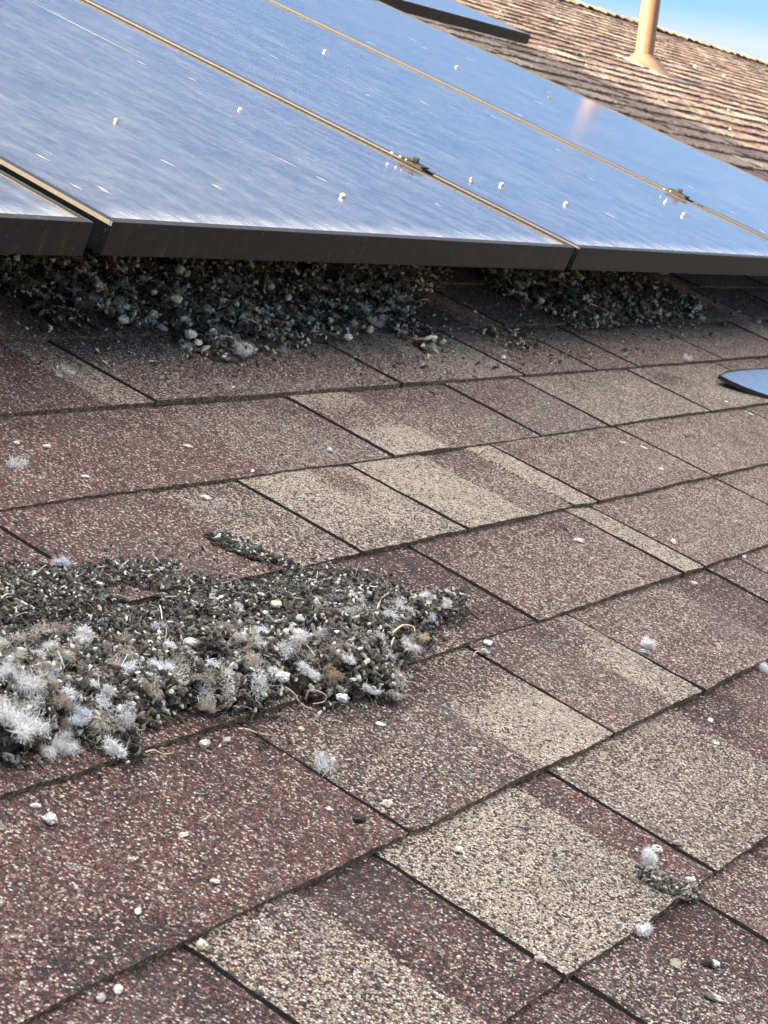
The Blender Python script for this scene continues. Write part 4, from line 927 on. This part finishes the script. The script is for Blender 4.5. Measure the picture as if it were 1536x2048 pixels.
# dried splashes stuck on the glass: children of their panel
M_SPL = simple('dried_splash', (.24, .26, .26), .9, var=.15, scale=400)
def splash(i, x, y, lu, lv, ang=0.0, seed=0):
    t = PANELS[i]; w = PT + {4: .0016, 5: .0025, 6: .0033}.get(i, 0) - .0011; p = at(x, y, w); lv = lv if lv < .03 or lv > .2 else lv * .55; lu *= 1.25; r = random.Random(seed + int(x)); n = 14; V = [(0, 0, .0002)]; F = []
    for j in range(n):
        a = 2 * math.pi * j / n; d = r.uniform(.4, 1.2); xx, yy = lu / 2 * math.cos(a) * d, lv / 2 * math.sin(a) * d
        V.append((xx * math.cos(ang) - yy * math.sin(ang), xx * math.sin(ang) + yy * math.cos(ang), -.0002))
    for j in range(n): F.append((0, 1 + j, 1 + (j + 1) % n))
    o = link('dropping_stain', mesh_np('dropping_stain', V, F, [M_SPL]), t)
    base_ = Vector((lowers[i][0], .786, w + .0011)); o.location = Vector((p[0], p[1], w)) - base_
for a in [(4, 335, 325, .005, .022), (4, 437, 374, .006, .018), (4, 155, 374, .004, .020), (4, 208, 379, .007, .026), (4, 85, 314, .003, .018), (4, 165, 55, .005, .26, .0), (4, 282, 125, .004, .016), (4, 385, 158, .003, .02), (4, 512, 152, .003, .02),
          (4, 875, 408, .004, .012), (4, 645, 358, .003, .04), (4, 570, 322, .003, .07), (5, 545, 112, .004, .05), (5, 735, 190, .004, .018), (5, 848, 205, .006, .05), (5, 1183, 358, .004, .02), (5, 988, 234, .006, .03), (5, 1118, 300, .003, .03), (5, 1220, 430, .003, .05),
          (6, 828, 80, .008, .08), (6, 848, 95, .006, .04), (6, 942, 119, .008, .06), (6, 740, 85, .006, .05), (6, 1098, 185, .006, .03), (6, 1080, 205, .004, .05), (6, 1040, 230, .006, .04), (6, 1380, 373, .005, .03), (6, 1466, 425, .007, .03), (6, 1526, 463, .006, .03), (6, 1250, 150, .004, .04)]:
    splash(a[0], a[1], a[2], a[3], a[4], 0.06 if len(a) < 6 else a[5], 4)

# straws and quills
M_STRAW = simple('dry_straw', (.55, .46, .33), .7, var=.25, scale=300)
def straw(pts, rad, lab, mat_=None, lift=.002, on=None, name='straw', cat='straw', group='straws'):
    W = []
    for i, (x, y) in enumerate(pts):
        p = on_roof(x, y)
        if on is not None: z = surf(p[0], p[1]) + float(on.height(p[0], p[1])[0]) + .004; q = at(x, y, z); p = np.array([q[0], q[1], z])
        W.append(Vector((p[0], p[1], p[2] + lift + .001 * math.sin(i * 2.1))))
    o0 = W[0].copy(); S = []
    for i in range(len(W) - 1):
        a, b, c, d = W[max(i - 1, 0)], W[i], W[i + 1], W[min(i + 2, len(W) - 1)]
        for t in np.linspace(0, 1, 7)[:-1]:
            S.append(.5 * ((2 * b) + (c - a) * t + (2 * a - 5 * b + 4 * c - d) * t * t + (3 * b - a - 3 * c + d) * t ** 3) - o0)
    S.append(W[-1] - o0); V = []; F = []; ns = 6
    for i, p in enumerate(S):
        tg = (S[min(i + 1, len(S) - 1)] - S[max(i - 1, 0)]).normalized(); a = tg.orthogonal().normalized(); b = tg.cross(a)
        rr = rad * (1 - .6 * (i / len(S)) ** 2)
        for j in range(ns): th = 2 * math.pi * j / ns; V.append(tuple(p + a * math.cos(th) * rr + b * math.sin(th) * rr))
    for i in range(len(S) - 1):
        for j in range(ns): k = (j + 1) % ns; F.append((i * ns + j, i * ns + k, (i + 1) * ns + k, (i + 1) * ns + j))
    o = link(name, mesh_np(name, V, F, [mat_ or M_STRAW], True)); meta(o, lab, cat, group); return place(o, tuple(o0))
straw([(474, 1462), (492, 1466), (512, 1468), (540, 1476)], .0007, 'pale wavy straw below the low rim of the large heap')
straw([(288, 1510), (305, 1508), (325, 1511), (345, 1511)], .0006, 'short straight straw at the bottom tip of the large heap')
straw([(572, 1366), (590, 1382), (606, 1398), (628, 1412)], .0008, 'curved tan straw hooking out of the low rim of the large heap', on=big, lift=-.003)
straw([(780, 1276), (800, 1262), (822, 1260), (826, 1272)], .0008, 'pale straw arching over the white down at the right rim of the large heap', on=big, lift=.004)
straw([(786, 1280), (780, 1296), (783, 1312)], .0007, 'short pale straw curving down left of the arching one', on=big, lift=.002)
straw([(808, 1302), (825, 1304), (832, 1318)], .0007, 'bent pale straw at the very right rim of the large heap', on=big, lift=.001)
straw([(352, 1362), (380, 1352), (410, 1348)], .0006, 'thin straw lying across the middle of the large heap', on=big, lift=.004)
straw([(0, 1202), (12, 1195), (22, 1192)], .0006, 'short straw at the left border on top of the large heap', on=big, lift=.002)
straw([(610, 1400), (618, 1385), (640, 1384), (652, 1396), (645, 1408), (625, 1408)], .0006, 'pale curled ring of quill at the low rim of the large heap', on=big, lift=.001)
straw([(955, 910), (965, 902), (978, 908), (990, 914)], .0007, 'tiny curved straw at the shingle edge in the middle of the roof')
straw([(944, 1317), (950, 1309), (962, 1308)], .0005, 'tiny bent straw left of the blue white dropping')
straw([(1178, 612), (1200, 622), (1228, 634)], .0011, 'pale straw across the heap under the third panel', on=hB, lift=.004)
straw([(1108, 560), (1122, 572), (1138, 580)], .0009, 'straw high in the heap under the third panel', on=hB, lift=.004)
straw([(320, 575), (335, 585), (352, 606)], .0010, 'dark straw leaning in the middle of the heap under the second panel', on=hA, lift=.004)
straw([(482, 643), (500, 650), (520, 658)], .0009, 'pale straw low in the heap under the second panel', on=hA, lift=.005)
straw([(835, 604), (850, 602), (862, 606)], .0010, 'short pale straw right of the heap under the second panel')
M_QUILL = simple('blue_white_quill', (.62, .74, .80), .5)
straw([(340, 1316), (345, 1332), (350, 1348)], .0013, 'blue white feather quill standing in the middle of the large heap', M_QUILL, on=big, lift=.006, name='feather_quill', cat='feather', group=None)
straw([(940, 1606), (952, 1602), (968, 1597)], .0010, 'tan straw caught in the shingle edge above the cream shingle', lift=.0)

# blue grey sheet of metal flashing showing at the right border
mp_ = [(1437, 751), (1452, 744), (1480, 740), (1515, 737.5), (1560, 736), (1640, 740), (1700, 790), (1640, 822), (1560, 800), (1520, 787), (1490, 776), (1462, 764)]
tp = [on_roof(x, y) for x, y in mp_]; c0 = on_roof(1560, 770); vlo = min(p[1] for p in tp)
for i_, (x_, y_) in enumerate(mp_):
    for _ in range(4):
        w_h = .004 + (tp[i_][1] - vlo) * .13; q_ = at(x_, y_, w_h); tp[i_] = np.array([q_[0], q_[1], w_h])
msh = empty('metal_sheet', 'smooth blue grey metal sheet with a dark rim on the shingles at right', 'metal sheet', (c0[0], c0[1], .0))
Vt = [tuple(p - np.array([c0[0], c0[1], 0])) for p in tp]; nn = len(Vt)
def insetp(V, k, dz):
    c = np.mean(np.array(V), 0); return [tuple(c + (np.array(v) - c) * k + np.array([0, 0, dz])) for v in V]
inn = insetp(Vt, .975, .0); 
mb = MB(); mb.V = list(inn) + [(v[0], v[1], v[2] - .003) for v in inn]
mb.F = [list(range(nn))[::-1]] + [[i, (i + 1) % nn, (i + 1) % nn + nn, i + nn] for i in range(nn)]; mb.M = [0] * len(mb.F)
def sheet_mat():
    m, nt, b = mat('sheet_metal_blue'); P = N(nt, 'ShaderNodeTexCoord').outputs['Object']
    n = N(nt, 'ShaderNodeTexNoise', {'Vector': N(nt, 'ShaderNodeMapping', {'Vector': P, 'Scale': (120.0, 12.0, 1.0)}).outputs[0], 'Scale': 1.0, 'Detail': 4.0}).outputs['Fac']
    nt.links.new(ramp(nt, n, [(.4, (.42, .47, .56)), (.66, (.62, .66, .72))]), b.inputs['Base Color']); b.inputs['Metallic'].default_value = .85; b.inputs['Roughness'].default_value = .16; return m
mb.build('sheet_surface', [sheet_mat()], msh)
mb = MB(); mb.V = [(v[0], v[1], v[2] + .0012) for v in Vt] + [(v[0], v[1], v[2] + .0012) for v in inn] + [(v[0], v[1], v[2] - .005) for v in Vt] + [(v[0], v[1], v[2] - .002) for v in inn]
for i in range(nn):
    j = (i + 1) % nn; mb.F += [[i, j, j + nn, i + nn], [i, i + 2 * nn, j + 2 * nn, j], [i + nn, j + nn, j + 3 * nn, i + 3 * nn]]; mb.M += [0] * 3
mb.build('sheet_rim', [M_GROOVE], msh)

# ------------------------------------------------------------------ vent pipe
pb_ = at(1290, 122, .03); pu, pv = float(pb_[0]), float(pb_[1])
vp = empty('vent_pipe', 'tan painted vent pipe with a flared boot rising from the sunlit shingles', 'vent pipe', (pu, pv, 0.0))
upv = RS.to_3x3().inverted() @ Vector((0, 0, 1)); q = upv.to_track_quat('Z', 'Y').to_matrix().to_4x4()
mb = MB(); mb.lathe([(.046, -.02, 0, 0), (.046, .30, 0, 0), (.046, .62, 0, 0), (.044, .625, 0, 0), (.040, .625, 0, 0), (.040, .52, 0, 0)], 32, q, cap=False); mb.build('pipe', [M_PIPE], vp, True)
mb = MB(); mb.lathe([(.062, .035, 0, 0), (.060, .048, 0, 0), (.050, .056, 0, 0), (.0465, .058, 0, 0)], 32, q, cap=False)
mb.build('collar', [M_PIPE], vp, True)
mb = MB(); n = 32; rings = [(.062, .040, 0), (.070, .030, -.012), (.085, .016, -.03), (.105, .013, -.05)]
for (r0, z, dy) in rings:
    for i in range(n):
        a = 2 * math.pi * i / n; x, y = r0 * math.cos(a), r0 * math.sin(a)
        zz = z + max(0, .05 * (1 - r0 / .105)) * (1 if True else 0)
        mb.V.append((x, y + dy * (1.6 if y < 0 else .4), zz))
for j in range(3):
    for i in range(n): k = (i + 1) % n; mb.F.append([j * n + i, (j + 1) * n + i, (j + 1) * n + k, j * n + k]); mb.M.append(0)
mb.build('boot', [M_PIPE], vp, True)
mb = MB(); mb.quadbox(-.10, .15, -.22, .12, .007, .0105); mb.build('flashing_plate', [simple('dusty_flashing', (.36, .32, .30), .35, .6, var=.2, scale=30)], vp, False, .001)

# pale droppings on the sunlit shingles
sun_pts = [(1390, 137), (1447, 155), (1158, 103), (1167, 108), (1107, 60), (1105, 52), (1142, 95), (1172, 132), (1137, 117), (1120, 48), (1332, 108), (1432, 140), (1330, 181), (1314, 182), (1332, 204), (1456, 222), (1433, 216), (1527, 231), (1524, 241), (1460, 262), (1464, 274), (1208, 199), (1340, 269), (1070, 88), (1310, 105), (1487, 310), (1514, 317), (1211, 202), (1224, 195), (1000, 25), (1050, 38), (1470, 210), (1492, 200)]
pt0 = link('dropping', lump_mesh(77, .0105, .010, .0095, (.42, .37, .29), 'dropping'))
SUNG = 'pale droppings on the sunlit far shingles'
big_l = {(1390, 137): 'largest pale dropping on the sunlit shingles right of the vent pipe', (1447, 155): 'second pale round dropping right of the largest one on the sunlit shingles'}
for i, (x, y) in enumerate(sun_pts):
    o = pt0 if i == 0 else link('dropping', pt0.data)
    p = on_roof(x, y); meta(o, big_l.get((x, y), 'small pale dropping on the far shingles around the vent pipe'), 'dropping', SUNG)
    place(o, (p[0], p[1], p[2]), i * 1.3); sc_ = 1.3 if (x, y) == (1390, 137) else 1.05 if (x, y) == (1447, 155) else random.uniform(.35, .65)
    o.scale = (sc_,) * 3
